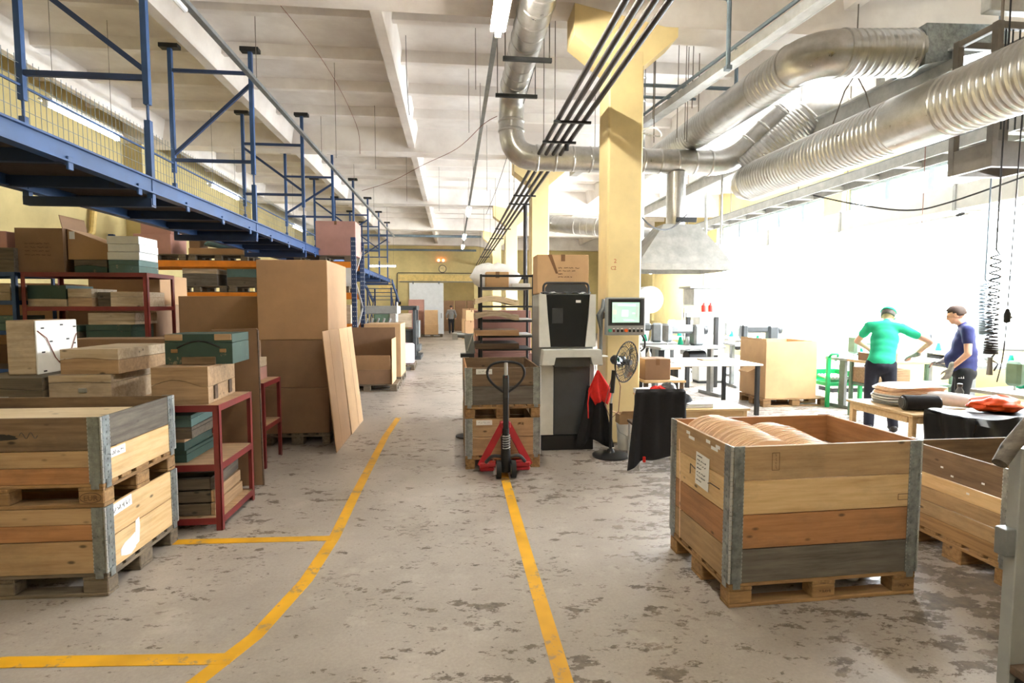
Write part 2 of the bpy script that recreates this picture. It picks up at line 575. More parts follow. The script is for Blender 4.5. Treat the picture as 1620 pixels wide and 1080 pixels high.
floor_line('trim_2', [(-0.86, 8.6), (-0.91, 7.4), (-0.91, 5.0), (-0.90, 4.15), (-0.94, 3.5), (-1.05, 2.92), (-1.25, 2.45), (-1.6, 1.9), (-1.9, 1.5)]).__setitem__('label', 'yellow floor line curving along the aisle')
floor_line('trim_3', [(-3.4, 4.22), (-2.0, 4.19), (-0.92, 4.14)], dz=0.001).__setitem__('label', 'yellow cross line beside the crate stack')
floor_line('trim_4', [(-4.2, 2.86), (-2.2, 2.83), (-1.10, 2.74)], dz=0.001).__setitem__('label', 'yellow cross line in front of the crate stack')
# ceiling: slab, main beams across, ribs along, shallow cross ribs
ce = struct(MB().bb(XL - 0.3, XR + 0.3, YN, YF, ZC, ZC + 0.25).build('ceiling', 'whitewashed_concrete'), 'whitewashed ribbed concrete ceiling')
BEAM_Y = [6.7 * k for k in range(-1, 6)]
for by in BEAM_Y:
    if by > YF - 0.5: continue
    MB().prism([(XL, ZC), (1.46, ZC), (1.46, 5.35), (XL, 5.35)], by, by + 0.44).build('main_beam', 'whitewashed_concrete', ce)
    MB().prism([(1.46, ZC), (XR, ZC), (XR, 5.13), (2.6, 5.13), (1.46, 5.35)], by, by + 0.44).build('main_beam', 'whitewashed_concrete', ce)
def rib_mesh(L):
    return MB().add([(-0.15, 0, 0), (0.15, 0, 0), (0.075, 0, -0.45), (-0.075, 0, -0.45), (-0.15, L, 0), (0.15, L, 0), (0.075, L, -0.45), (-0.075, L, -0.45)],
                    [(0, 1, 2, 3), (7, 6, 5, 4), (0, 4, 5, 1), (1, 5, 6, 2), (2, 6, 7, 3), (3, 7, 4, 0)]).mesh('long_rib')
_rm = rib_mesh(6.26); _rm.materials.append(MT('whitewashed_concrete'))
_cm = MB().add([(XL, -0.11, 0), (XL, 0.11, 0), (XL, 0.06, -0.17), (XL, -0.06, -0.17), (XR, -0.11, 0), (XR, 0.11, 0), (XR, 0.06, -0.17), (XR, -0.06, -0.17)],
               [(0, 1, 2, 3), (7, 6, 5, 4), (0, 4, 5, 1), (1, 5, 6, 2), (2, 6, 7, 3), (3, 7, 4, 0)]).mesh('cross_rib')
_cm.materials.append(MT('whitewashed_concrete'))
for by in BEAM_Y[:-1]:
    for rx in (-6.55, -3.75, -0.95, 5.0, 7.8):
        link('long_rib', _rm, None, ce, (rx, by + 0.44, ZC))
    for k in range(1, 5):
        link('cross_rib', _cm, None, ce, (0, by + 0.1 + 1.35 * k, ZC))
# walls
wl = struct(MB().bb(XL - 0.3, XL, YN, YF, 0, ZC).build('wall_left', 'yellow_wall'), 'yellow side wall behind the mezzanine')
for k in range(0, 5):
    piece('pilaster', wl, 'yellow_wall', (0.4, 0.5, 5.35), (XL + 0.2, 6.92 + 6.7 * k - 6.7, 2.675))
struct(MB().bb(XL - 0.3, XR + 0.3, YN - 0.3, YN, 0, ZC).build('wall_near', 'yellow_wall'), 'yellow end wall behind the viewer')
OX0, OX1, OZ = -0.60, 1.29, 3.15
wf = struct(MB().bb(XL, OX0 - 2.02 + 2.0, YF, YF + 0.3, 0, ZC).build('wall_far', 'yellow_wall'), 'yellow far wall with a doorway')
MB().bb(OX1, XR, YF, YF + 0.3, 0, ZC).build('wall_section', 'yellow_wall', wf)
MB().bb(OX0 - 0.02, OX1, YF, YF + 0.3, OZ, ZC).build('wall_section', 'yellow_wall', wf)
MB().bb(-3.3, 1.75, YF - 0.06, YF, 3.2, 3.62).build('lintel_band', 'yellow_trim', wf)
# room beyond the doorway
struct(MB().bb(-4, 5, 40, 40.2, 0, 4.2).build('wall_beyond', 'yellow_wall'), 'yellow wall of the room beyond the doorway')
struct(MB().bb(-4.2, -4, YF + 0.3, 40, 0, 4.2).build('wall_beyond_left', 'yellow_wall'))
struct(MB().bb(5, 5.2, YF + 0.3, 40, 0, 4.2).build('wall_beyond_right', 'yellow_wall'))
struct(MB().bb(-4.2, 5.2, YF + 0.3, 40.2, 4.2, 4.4).build('ceiling_beyond', 'whitewashed_concrete'))
# sliding door
dr = struct(MB().cham((-1.61, YF - 0.10, 1.57), (2.06, 0.08, 3.12), 0.01).build('door_1', 'door_white'), 'white sliding door pushed open on the far wall')
MB().tube([(-3.2, YF - 0.12, 3.2), (1.7, YF - 0.12, 3.2)], 0.03, 8).build('track', 'steel_grey', dr)
MB().tube([(-0.72, YF - 0.15, 1.0), (-0.72, YF - 0.2, 1.05), (-0.72, YF - 0.2, 1.25), (-0.72, YF - 0.15, 1.3)], 0.015, 6).build('handle', 'steel_dark', dr)
for x in (-2.4, -0.85):
    MB().bb(x - 0.04, x + 0.04, YF - 0.15, YF - 0.1, 3.05, 3.24).build('hanger', 'steel_grey', dr)
# right wall with tall windows between yellow pilasters
wr = struct(MB().bb(XR, XR + 0.3, YN, YF, 0, 1.0).build('wall_right', 'yellow_wall'), 'yellow window wall of the work bay')
MB().bb(XR, XR + 0.3, YN, YF, 4.7, ZC).build('window_head_wall', 'yellow_wall', wr)
MB().bb(XR, XR + 0.3, YN, 6.57, 1.0, 4.7).build('light_block_wall', 'yellow_wall', wr)  # unseen near bays walled up to keep daylight off the foreground
MB().bb(XR, XR + 0.3, 20.67, YF, 1.0, 4.7).build('light_block_wall', 'yellow_wall', wr)  # added infill: shuts out daylight that would wash out the far ceiling
for k in range(-1, 6):
    yc = 0.22 + 6.7 * k
    y0, y1 = max(YN, yc - 0.35), min(YF, yc + 0.35)
    MB().bb(XR - 0.12, XR + 0.3, y0, y1, 1.0, 4.7).build('pilaster', 'yellow_wall', wr)
_pane = {}
for k in range(1, 3):
    y0, y1 = 0.57 + 6.7 * k, 0.22 + 6.7 * (k + 1) - 0.35
    w = struct(MB().bb(XR + 0.1, XR + 0.2, y0, y1, 1.0, 1.07).build('window_%d' % k, 'window_frame'), 'tall white framed window of the work bay')
    span('frame_head', w, 'window_frame', XR + 0.1, XR + 0.2, y0, y1, 4.63, 4.7)
    for j in range(6):
        yy = y0 + 0.035 + (y1 - y0 - 0.07) * j / 5
        piece('mullion', w, 'window_frame', (0.1, 0.15 if 0 < j < 5 else 0.07, 3.56), (XR + 0.15, yy, 2.85))
    for zz in (2.25, 3.6):
        span('transom', w, 'window_frame', XR + 0.1, XR + 0.2, y0, y1, zz - 0.035, zz + 0.035)
    pw = (y1 - y0 - 0.07) / 5
    for j in range(5):
        for z0, z1 in ((1.07, 2.215), (2.285, 3.565), (3.635, 4.63)):
            piece('pane', w, 'window_pane', (0.006, pw - 0.15, z1 - z0), (XR + 0.15, y0 + 0.035 + pw * (j + 0.5), (z0 + z1) / 2), b=0.0005)
# columns with flared heads
for k in range(0, 5):
    yc = 6.7 * (k + 1)
    if yc > YF - 1: break
    c = struct(MB().cham((2.12, yc + 0.22, 2.42), (0.44, 0.44, 4.84), 0.02).build('column', 'yellow_column'), 'yellow concrete column with flared head')
    MB().prism([(1.905, 4.66), (2.335, 4.66), (2.76, 5.02), (2.76, 5.40), (1.47, 5.40), (1.47, 4.98)], yc + 0.004, yc + 0.436).build('capital', 'yellow_column', c)
    if k == 0:
        for i, (t, dx, dz, s) in enumerate((('2', 0.075, 2.27, 0.07), ('2', 0.075, 2.185, 0.065), ('C', 0.035, 2.185, 0.06))):
            lettering('painted_mark', t, s, 'red_ink', c, (1.91 + dx, yc - 0.002, dz), (PI / 2, 0, 0))

# ================================================================ overhead: lamps, ducts, pipes, mezzanine
def lamp(name, label, x, y, z, L, glow='tube_glow', axis='y', hang=None, group=None, r=0.035, tray=0.09):
    """fluorescent fixture: tray, glowing tube, end caps, hanger wires"""
    t = thing(name, label, 'ceiling lamp', (x, y, z), 0 if axis == 'y' else PI / 2, group)
    MB().prism([(-tray, 0.02), (tray, 0.02), (tray * 0.6, 0.07), (-tray * 0.6, 0.07)], -L / 2, L / 2).build('tray', 'white_paint', t)
    MB().tube([(0, -L / 2 + 0.04, -0.02), (0, L / 2 - 0.04, -0.02)], r, 12).build('tube', glow, t, smooth=True)
    for s in (-1, 1):
        piece('end_cap', t, 'white_paint', (0.07, 0.04, 0.09), (0, s * (L / 2 - 0.02), -0.01))
    if hang:
        for s in (-1, 1):
            MB().tube([(0, s * L * 0.4, 0.07), (0, s * L * 0.4, hang - z)], 0.004, 4).build('hanger_wire', 'wire', t)
    return t
ROW = 'fluorescent lamps in the row over the aisle'
for i, (y, lb) in enumerate(((5.75, 'nearest bright fluorescent lamp over the aisle beside the silver duct'), (18.6, 'small glowing fluorescent lamp far down the aisle ceiling'),
                             (25.4, 'upper of the two farthest fluorescent lamps over the aisle'), (29.6, 'lower of the two farthest fluorescent lamps over the aisle'))):
    lamp('fluorescent_lamp', lb, 0.53, y, 4.86, 1.55, 'tube_glow' if 10 < y < 20 else 'aisle_tube_glow', hang=5.9, group=ROW)
lamp('fluorescent_lamp', 'fluorescent lamp over the aisle above the viewer', 0.53, 0.8, 4.86, 1.55, 'aisle_tube_glow', hang=5.9, group=ROW)
lamp('fluorescent_lamp', 'fluorescent lamp over the aisle behind the viewer', 0.53, -3.2, 4.86, 1.55, 'aisle_tube_glow', hang=5.9, group=ROW)
for y, lb in ((8.3, 'longest bright fluorescent lamp above the mezzanine mesh'), (12.95, 'second fluorescent lamp above the mezzanine railing'), (18.8, 'far small fluorescent lamp above the mezzanine')):
    lamp('fluorescent_lamp', lb, -5.0, y, 4.26, 1.5, hang=5.9, group='lamps over the mezzanine')
lamp('fluorescent_lamp', 'fluorescent lamp at the ceiling above the crate stack', -5.2, 2.0, 4.30, 1.5, hang=5.9, group='lamps over the mezzanine')
lamp('fluorescent_lamp', 'horizontal fluorescent lamp on the far yellow wall', -3.95, 32.0, 4.0, 1.5, axis='x', hang=5.9)
lamp('fluorescent_lamp', 'fluorescent lamp in the room beyond the doorway', 0.6, 37.0, 3.9, 1.5, 'aisle_tube_glow', hang=4.2)
# work bay lamps hung under the long grey duct
for y, nn in zip((5.4, 8.0, 10.6, 13.2, 16.0, 19.0, 23.0), ('nearest', 'second', 'third', 'fourth', 'fifth', 'sixth', 'farthest')):  # the last one is added only to brighten the windowless wall
    lamp('bench_lamp', nn + ' white glowing bench lamp under the long grey air duct', 7.3, y, 2.98, 1.9, 'bench_tube_glow', hang=3.12, group='lamps over the work benches', r=0.05, tray=0.16)
# lamp track rails
for nm, lb, x, z, y0, y1 in (('lamp_rail', 'long thin grey lamp rail along the aisle ceiling', 0.53, 4.95, -2.0, 31.0),):
    t = thing(nm, lb, 'rail', (0, 0, 0))
    MB().bb(x - 0.03, x + 0.03, y0, y1, z, z + 0.04).build('channel', 'steel_grey', t)
    for k in range(9):
        yy = y0 + 1.5 + k * 3.7
        MB().tube([(x, yy, z + 0.04), (x, yy, ZC)], 0.005, 4).build('hanger_wire', 'wire', t)
t = thing('lamp_rail', 'long grey lamp rail above the blue mezzanine posts', 'rail', (0, 0, 0))
MB().bar((-2.78, 3.0, 4.9), (-2.66, 26.0, 4.9), 0.07, 0.05).build('channel', 'steel_grey', t)
for k in range(6):
    MB().tube([(-2.76, 4.5 + 3.9 * k, 4.92), (-2.76, 4.5 + 3.9 * k, ZC)], 0.005, 4).build('hanger_wire', 'wire', t)
MB().tube([(-2.78, 5.0, 4.83), (-2.77, 6.3, 4.83)], 0.03, 8).build('tube', 'white_film', t, smooth=True)

# ---- ducts
def arc(p0, p1, p2, r, n=7):
    """fillet at p1 between p0 and p2"""
    p0, p1, p2 = Vector(p0), Vector(p1), Vector(p2)
    a, b = (p0 - p1).normalized(), (p2 - p1).normalized()
    s, e = p1 + a * r, p1 + b * r
    out = []
    for k in range(n + 1):
        u = k / n
        out.append((s * (1 - u) ** 2 + p1 * 2 * u * (1 - u) + e * u * u)[:])
    return out
def filleted(pts, r, n=7):
    out = [tuple(pts[0])]
    for i in range(1, len(pts) - 1):
        out += arc(pts[i - 1], pts[i], pts[i + 1], r, n)
    out.append(tuple(pts[-1]))
    return out
def duct(name, label, pts, rad, elbow=0.4, pitch=0.16, rib=0.008, seg=24):
    """spiral-seam round duct: smooth skin with proud seam rings along the straight runs, collars at the elbows"""
    t = thing(name, label, 'duct', (0, 0, 0))
    path = filleted(pts, elbow)
    MB().tube(path, rad, seg).build('duct_skin', 'galvanised_duct', t, smooth=True)
    rings = MB(); n_r = 0
    for i in range(len(pts) - 1):
        a, b = Vector(pts[i]), Vector(pts[i + 1])
        d = (b - a); L = d.length; d.normalize()
        s0 = elbow if i > 0 else 0.05; s1 = L - (elbow if i < len(pts) - 2 else 0.05)
        if s1 - s0 < 0.1: continue
        for s in (s0, s1):
            c = a + d * s
            MB().tube([(c - d * 0.025)[:], (c - d * 0.012)[:], (c + d * 0.012)[:], (c + d * 0.025)[:]], [rad + 0.001, rad + rib * 1.2 + 0.004, rad + rib * 1.2 + 0.004, rad + 0.001], seg).build('collar', 'galvanised_duct', t, smooth=True)
        s = s0 + pitch
        while s < s1 - 0.05:
            c = a + d * s
            rings.tube([(c - d * 0.022)[:], (c - d * 0.008)[:], (c + d * 0.008)[:], (c + d * 0.022)[:]], [rad, rad + rib, rad + rib, rad], seg, caps=False)
            s += pitch; n_r += 1
    if n_r:
        o = rings.build('spiral_seam', 'galvanised_duct', t, smooth=True)
        o['kind'] = 'stuff'
    return t
d = duct('air_duct', 'silver duct running along the aisle ceiling and turning down behind the yellow column', [(0.97, -1.5, 5.17), (0.97, 9.2, 5.17), (0.97, 9.2, 4.18), (4.80, 9.2, 4.18), (5.46, 8.75, 4.94)], 0.205, 0.42, 0.3)
for y in (7.3, 8.55):
    MB().bb(0.66, 1.30, y - 0.025, y + 0.025, 4.90, 4.95).build('bracket_bar', 'steel_dark', d)
    for x in (0.69, 1.27):
        MB().tube([(x, y, 4.95), (x, y, ZC)], 0.008, 5).build('threaded_rod', 'wire', d)
d = duct('air_duct', 'large ribbed silver duct in front, sloping past the upper windows', [(5.0, 1.8, 3.70), (5.0, 8.95, 3.82)], 0.30, 0.05, 0.075, 0.010)
MB().tube([(5.0, 5.15, 3.756), (5.0, 5.80, 3.767)], 0.312, 24).build('smooth_sleeve', 'galvanised_duct', d, smooth=True)
MB().tube([(5.0, 8.90, 3.82), (5.0, 9.05, 3.84), (5.0, 9.12, 3.88)], [0.302, 0.29, 0.2], 24).build('end_cap', 'galvanised_duct', d, smooth=True)
d = duct('air_duct', 'beige-silver duct branch rising from the end of the large ribbed duct', [(4.98, 8.98, 3.98), (5.78, 8.25, 4.86), (6.10, 8.45, 4.80)], 0.29, 0.2, 0.05, 0.006)
d = duct('air_duct', 'upper silver duct coming down the ceiling and bending towards the window wall', [(4.08, 14.0, 4.70), (4.08, 6.06, 4.60), (5.30, 6.06, 4.66)], 0.25, 0.34, 0.09, 0.007)
MB().tube([(4.08, 8.2, 4.627), (4.08, 7.1, 4.613)], 0.259, 24).build('smooth_sleeve', 'galvanised_duct', d, smooth=True)
MB().add([(5.28, 5.83, 4.44), (5.28, 6.29, 4.44), (5.28, 6.29, 4.89), (5.28, 5.83, 4.89), (6.3, 5.83, 4.68), (6.3, 6.45, 4.68), (6.3, 6.45, 4.92), (6.3, 5.83, 4.92)],
         [(0, 1, 2, 3), (7, 6, 5, 4), (0, 4, 5, 1), (1, 5, 6, 2), (2, 6, 7, 3), (3, 7, 4, 0)]).build('rectangular_transition', 'galvanised', d)
for y in (9.0, 12.0):
    MB().tube([(4.08, y, 4.94), (4.08, y, ZC)], 0.008, 5).build('threaded_rod', 'wire', d)
duct('air_duct', 'grey vertical duct behind the yellow column', [(3.3, 9.75, 2.9), (3.3, 9.75, 5.9)], 0.13, 0.05, 0.4)
duct('air_duct', 'silver ducts winding far back between the columns', [(2.9, 17.0, 4.3), (3.2, 16.0, 4.1), (4.4, 15.2, 3.9), (4.6, 14.2, 3.6), (5.4, 13.6, 3.4)], 0.24, 0.4, 0.2)
# hung strap for the front duct
mb = MB()
mb.tube([(5.0, 6.55, ZC), (5.0, 6.55, 4.62)], 0.008, 5); mb.tube([(5.0, 6.55, 4.62), (4.86, 6.55, 4.4), (4.72, 6.55, 4.0)], 0.008, 5); mb.tube([(5.0, 6.55, 4.62), (5.14, 6.55, 4.4), (5.29, 6.55, 4.0)], 0.008, 5)
tag(mb.build('duct_hanger', 'wire'), 'thin rope hanger holding the large ribbed duct', 'hanger')

# ---- cable tray and pipes
t = thing('cable_tray', 'long galvanised cable tray crossing the ceiling beside the yellow column', 'cable tray')
for s in (-1, 1):
    MB().bar((3.62 + s * 0.07, 3.5, 4.6), (2.62 + s * 0.07, 12.0, 4.6), 0.02, 0.10).build('side_rail', 'steel_light', t)
MB().bar((3.62, 3.5, 4.56), (2.62, 12.0, 4.56), 0.15, 0.015).build('tray_floor', 'steel_light', t)
MB().tube([(3.52, 3.5, 4.68), (2.52, 12.0, 4.68)], 0.022, 6).build('conduit', 'pipe_bluegrey', t)
for k in range(4):
    u = (k + 0.4) / 4
    x, y = 3.62 - 1.0 * u, 3.5 + 8.5 * u
    MB().tube([(x, y, 4.65), (x, y, ZC)], 0.006, 4).build('hanger_wire', 'wire', t)
t = thing('pipe_bundle', 'four dark parallel pipes along the yellow columns', 'pipes')
for k in range(4):
    MB().tube([(1.40 + 0.118 * k, -2.0, 4.20), (1.40 + 0.118 * k, 33.6, 4.20 )], 0.032, 10).build('pipe', 'pipe_dark', t, smooth=True)
for y in (7.3, 8.2, 12.2, 13.2, 17.5, 20.0, 24.0, 27.5):
    MB().bb(1.33, 1.83, y - 0.02, y + 0.02, 4.138, 4.168).build('clamp', 'black_metal', t)
    MB().tube([(1.345, y, 4.17), (1.345, y, ZC)], 0.006, 4).build('threaded_rod', 'wire', t)
MB().tube([(1.70, 8.25, 4.14), (1.70, 8.25, 4.05)], 0.035, 8).build('valve', 'black_metal', t)
tag(MB().tube([(1.75, 13.35, 4.2), (1.75, 13.35, 0.0)], 0.05, 10).build('down_pipe', 'pipe_dark', smooth=True), 'dark vertical pipe beside the second yellow column', 'pipe')
for y, z, nm in ((27.3, 5.12, 'nearer'), (33.4, 5.05, 'farther')):
    tag(MB().tube([(XL, y, z), (1.4, y, z)], 0.06, 8).build('cross_pipe', 'pipe_bluegrey', smooth=True), nm + ' grey pipe crossing the hall below the ceiling', 'pipe')
t = thing('heating_pipe', 'blue-grey pipe pair crossing the work bay ceiling by the column', 'pipes')
MB().tube(filleted([(2.34, 8.0, 4.95), (4.2, 8.0, 4.95), (4.2, 8.0, 5.8)], 0.1, 4), 0.028, 8).build('pipe', 'pipe_bluegrey', t, smooth=True)
MB().tube([(2.34, 8.05, 4.80), (3.6, 8.05, 4.80)], 0.022, 8).build('pipe', 'pipe_bluegrey', t, smooth=True)
t = thing('sprinkler_pipe', 'blue-grey pipe above the beam with a bent drop', 'pipe')
MB().tube(filleted([(2.2, 6.0, 5.12), (3.05, 6.0, 5.12), (3.05, 6.0, 4.35)], 0.06, 4), 0.026, 8).build('pipe', 'pipe_bluegrey', t, smooth=True)
piece('flange', t, 'pipe_bluegrey', (0.07, 0.07, 0.05), (3.05, 6.0, 4.37))
# free cables
def cable(label, pts, mat='cable_black', r=0.006, name='hanging_cable'):
    P = [Vector(p) for p in pts]
    out = []
    for i in range(len(P) - 1):
        p0 = P[max(0, i - 1)]; p1 = P[i]; p2 = P[i + 1]; p3 = P[min(len(P) - 1, i + 2)]
        for k in range(6):
            u = k / 6
            out.append((0.5 * ((2 * p1) + (p2 - p0) * u + (2 * p0 - 5 * p1 + 4 * p2 - p3) * u * u + (3 * p1 - p0 - 3 * p2 + p3) * u ** 3))[:])
    out.append(P[-1][:])
    return tag(MB().tube(out, r, 5).build(name, mat, smooth=True), label, 'cable')
cable('red cable sagging across the aisle ceiling to the duct', [(-2.2, 14.0, 4.55), (-1.4, 13.2, 4.62), (-0.6, 12.0, 4.72), (0.1, 11.0, 4.8), (0.55, 10.0, 4.95), (0.75, 9.4, 4.9)], 'cable_red')
cable('thin cable hung from the lamp rail to the mezzanine', [(-2.6, 6.5, 5.9), (-2.0, 9.0, 5.55), (-1.9, 11.5, 5.35), (-1.85, 11.6, 4.8)], 'cable_red', 0.005)
cable('thin wire hanging down over the aisle', [(-0.7, 8.9, 5.9), (-0.69, 8.9, 5.2), (-0.66, 8.9, 4.7)], 'cable_black', 0.005)
cable('thin cable strung along the duct towards the far columns', [(1.35, 5.0, 5.75), (1.2, 8.0, 5.2), (1.0, 12.0, 4.4), (0.9, 15.0, 4.2)], 'cable_black', 0.006)
cable('white cable between the column and the cable tray', [(2.34, 6.9, 3.95), (2.6, 7.0, 4.02), (2.9, 7.6, 4.1), (3.0, 8.6, 4.45)], 'cable_white', 0.012)
cable('black cable looping under the grey runway beam', [(5.9, 8.6, 3.55), (6.2, 8.0, 3.3), (6.7, 7.6, 3.15), (7.0, 7.2, 3.2), (7.2, 6.0, 3.42)], 'cable_black', 0.012)
cable('thin cable from the column along the hood', [(2.34, 7.2, 3.1), (2.8, 7.6, 2.85), (3.4, 8.4, 2.95), (4.0, 9.2, 3.3)], 'cable_black', 0.012)
RODS = 'thin ceiling hanger rods over the work bay'
for x, y, z in ((2.75, 7.5, 4.3), (2.95, 8.0, 4.2), (3.1, 8.4, 4.25), (3.35, 7.6, 4.5), (3.55, 8.6, 4.4), (3.72, 8.7, 4.4), (3.8, 8.8, 4.4), (2.6, 9.5, 4.4)):
    tag(MB().tube([(x, y, z), (x + 0.01, y, ZC)], 0.007, 4).build('hanger_rod', 'wire'), 'thin hanger rod dangling from the ceiling above the cable tray', 'rod', RODS)
WI = 'thin hanger wires over the aisle'
for x, y, z in ((-2.0, 10.0, 4.3), (-1.6, 12.0, 4.6), (0.35, 8.3, 4.9), (0.3, 10.0, 4.8), (0.8, 13.0, 4.4), (-1.2, 15.0, 4.5), (-0.4, 17.0, 4.6)):
    tag(MB().tube([(x, y, z), (x, y, ZC)], 0.005, 4).build('hanger_wire', 'wire'), 'thin wire hanging from the ceiling over the aisle', 'wire', WI)

# ---- long beams of the work bay
t = thing('runway_beam', 'upper grey steel runway beam under the work bay ceiling', 'beam')
for z, w in ((4.36, 0.14), (4.595, 0.14)):
    MB().bb(5.62 - w / 2, 5.62 + w / 2, 5.78, 20.0, z, z + 0.025).build('flange', 'grey_cabinet', t)
MB().bb(5.605, 5.635, 5.78, 20.0, 4.385, 4.595).build('web', 'grey_cabinet', t)
for y in (6.9, 13.6, 19.5):
    MB().bb(5.59, 5.65, y - 0.04, y + 0.04, 4.62, 5.13).build('bracket', 'grey_cabinet', t)
t = thing('lamp_channel', 'lower grey channel with white cross pieces below the ribbed duct', 'channel')
for x in (6.35, 6.75):
    MB().bb(x - 0.02, x + 0.02, 3.8, 22.0, 3.72, 3.86).build('side_rail', 'grey_cabinet', t)
MB().bb(6.33, 6.77, 3.8, 22.0, 3.86, 3.88).build('top_plate', 'steel_grey', t)
for k in range(22):
    span('cross_piece', t, 'white_paint', 6.37, 6.73, 4.2 + 0.8 * k, 4.32 + 0.8 * k, 3.73, 3.80)
for y in (5.0, 10.0, 15.0, 20.0):
    MB().tube([(6.55, y, 3.88), (6.55, y, ZC)], 0.01, 5).build('threaded_rod', 'wire', t)
t = thing('bench_air_duct', 'long grey rectangular air duct above the bench lamps', 'duct')
MB().cham((7.55, 14.5, 3.32), (0.5, 21.0, 0.36), 0.01).build('duct_body', 'white_paint', t)
for k in range(9):
    span('joint_flange', t, 'steel_light', 7.28, 7.82, 5.0 + 2.4 * k, 5.05 + 2.4 * k, 3.12, 3.52)
for k in range(5):
    MB().tube([(7.55, 5.5 + 4.5 * k, 3.5), (7.55, 5.5 + 4.5 * k, ZC)], 0.01, 5).build('threaded_rod', 'wire', t)
for y in (6.2, 7.2):
    MB().lathe([(0.05, 0), (0.07, 0.03), (0.03, 0.06)], 10).build('regulator', 'steel_dark', t, (7.2, y, 3.0))
# exhaust hood
t = thing('exhaust_hood', 'grey sheet metal exhaust hood hanging behind the yellow column', 'hood', (0, 0, 0))
MB().add([(2.95, 8.6, 2.42), (4.55, 8.6, 2.42), (4.55, 9.8, 2.42), (2.95, 9.8, 2.42), (3.5, 8.95, 3.10), (4.1, 8.95, 3.10), (4.1, 9.45, 3.10), (3.5, 9.45, 3.10)],
         [(0, 4, 5, 1), (1, 5, 6, 2), (2, 6, 7, 3), (3, 7, 4, 0), (4, 7, 6, 5)]).build('hood_cone', 'grey_cabinet', t)
for a, b in (((2.95, 8.6), (4.55, 8.6)), ((4.55, 8.6), (4.55, 9.8)), ((4.55, 9.8), (2.95, 9.8)), ((2.95, 9.8), (2.95, 8.6))):
    MB().bar((a[0], a[1], 2.37), (b[0], b[1], 2.37), 0.02, 0.10).build('rim', 'grey_cabinet', t)
MB().tube([(3.8, 9.2, 3.08), (3.8, 9.2, 4.0)], 0.16, 16).build('outlet', 'galvanised_duct', t, smooth=True)
MB().tube([(4.42, 8.8, 2.75), (4.42, 8.8, 3.9)], 0.018, 6).build('hanger_rod', 'steel_light', t)
piece('grille', t, 'steel_dark', (0.35, 0.02, 0.08), (3.85, 8.86, 3.16), (0.3, 0, 0))
# overhead wire cage cabinet at the right edge
t = thing('wire_cage', 'grey overhead cage with vertical bars behind the ribbed duct', 'cage', (5.5, 5.2, 3.17))
for x in (0.03, 0.62):
    for y in (0.03, 0.47):
        piece('post', t, 'cage_grey', (0.07, 0.07, 1.45), (x, y, 0.725))
for z in (0.13, 1.41):
    for y in (0.03, 0.47):
        piece('rail', t, 'cage_grey', (0.66, 0.06, 0.26 if z < 1 else 0.07), (0.325, y, z))
    for x in (0.03, 0.62):
        piece('side_rail', t, 'cage_grey', (0.06, 0.5, 0.26 if z < 1 else 0.07), (x, 0.25, z))
for k in range(6):
    MB().tube([(0.12 + 0.08 * k, 0.03, 0.38), (0.12 + 0.08 * k, 0.03, 1.4)], 0.008, 5).build('wire_bar', 'steel_dark', t)
MB().tube([(0.3, 0.25, 1.44), (0.3, 0.25, 2.73)], 0.015, 5).build('hanger_rod', 'wire', t)
# concrete panel under the ceiling at the top right
t = thing('ceiling_panel', 'grey bolted panel under the ceiling at the upper corner', 'panel', (5.75, 5.6, 5.16))
MB().cham((0.8, 0.0, 0.2), (1.6, 0.12, 0.9), 0.01).build('plate', 'grey_cabinet', t)
for x in (0.2, 0.6, 1.0):
    for z in (0.0, 0.35):
        MB().tube([(x, -0.06, z), (x, -0.085, z)], 0.02, 8).build('bolt', 'steel_dark', t)

# ---- blue mezzanine walkway
t = thing('mezzanine_walkway', 'blue steel mezzanine walkway hung from the ceiling on the left side', 'walkway')
MX0, MX1, MZ = -4.0, -2.90, 2.96
Y0, Y1 = 2.3, 26.0
FR = [2.9, 5.75, 8.58, 11.3, 14.0, 16.8, 19.6, 22.4, 25.2]
for x, nm in ((MX1, 0), (MX0, 1)):
    mb = MB()
    mb.bb(x - 0.02, x + 0.02, Y0, Y1, MZ - 0.14, MZ); mb.bb(x - 0.05, x + 0.05, Y0, Y1, MZ - 0.01, MZ + 0.005); mb.bb(x - 0.05, x + 0.05, Y0, Y1, MZ - 0.145, MZ - 0.13)
    mb.build('edge_beam', 'blue_paint', t)
k = 0; y = Y0
while y < Y1 - 0.1:
    y2 = min(Y1, y + 1.4)
    span('deck_plate', t, 'rust_deck', MX0 + 0.05, MX1 - 0.05, y + 0.005, y2 - 0.005, MZ - 0.05, MZ - 0.02)
    y = y2
yy = Y0 + 0.4
while yy < Y1:
    span('cross_joist', t, 'blue_dark', MX0 + 0.02, MX1 - 0.02, yy - 0.03, yy + 0.03, MZ - 0.15, MZ - 0.05)
    piece('joist_bracket', t, 'blue_paint', (0.02, 0.06, 0.10), (MX1 + 0.03, yy, MZ - 0.15))
    yy += 0.93
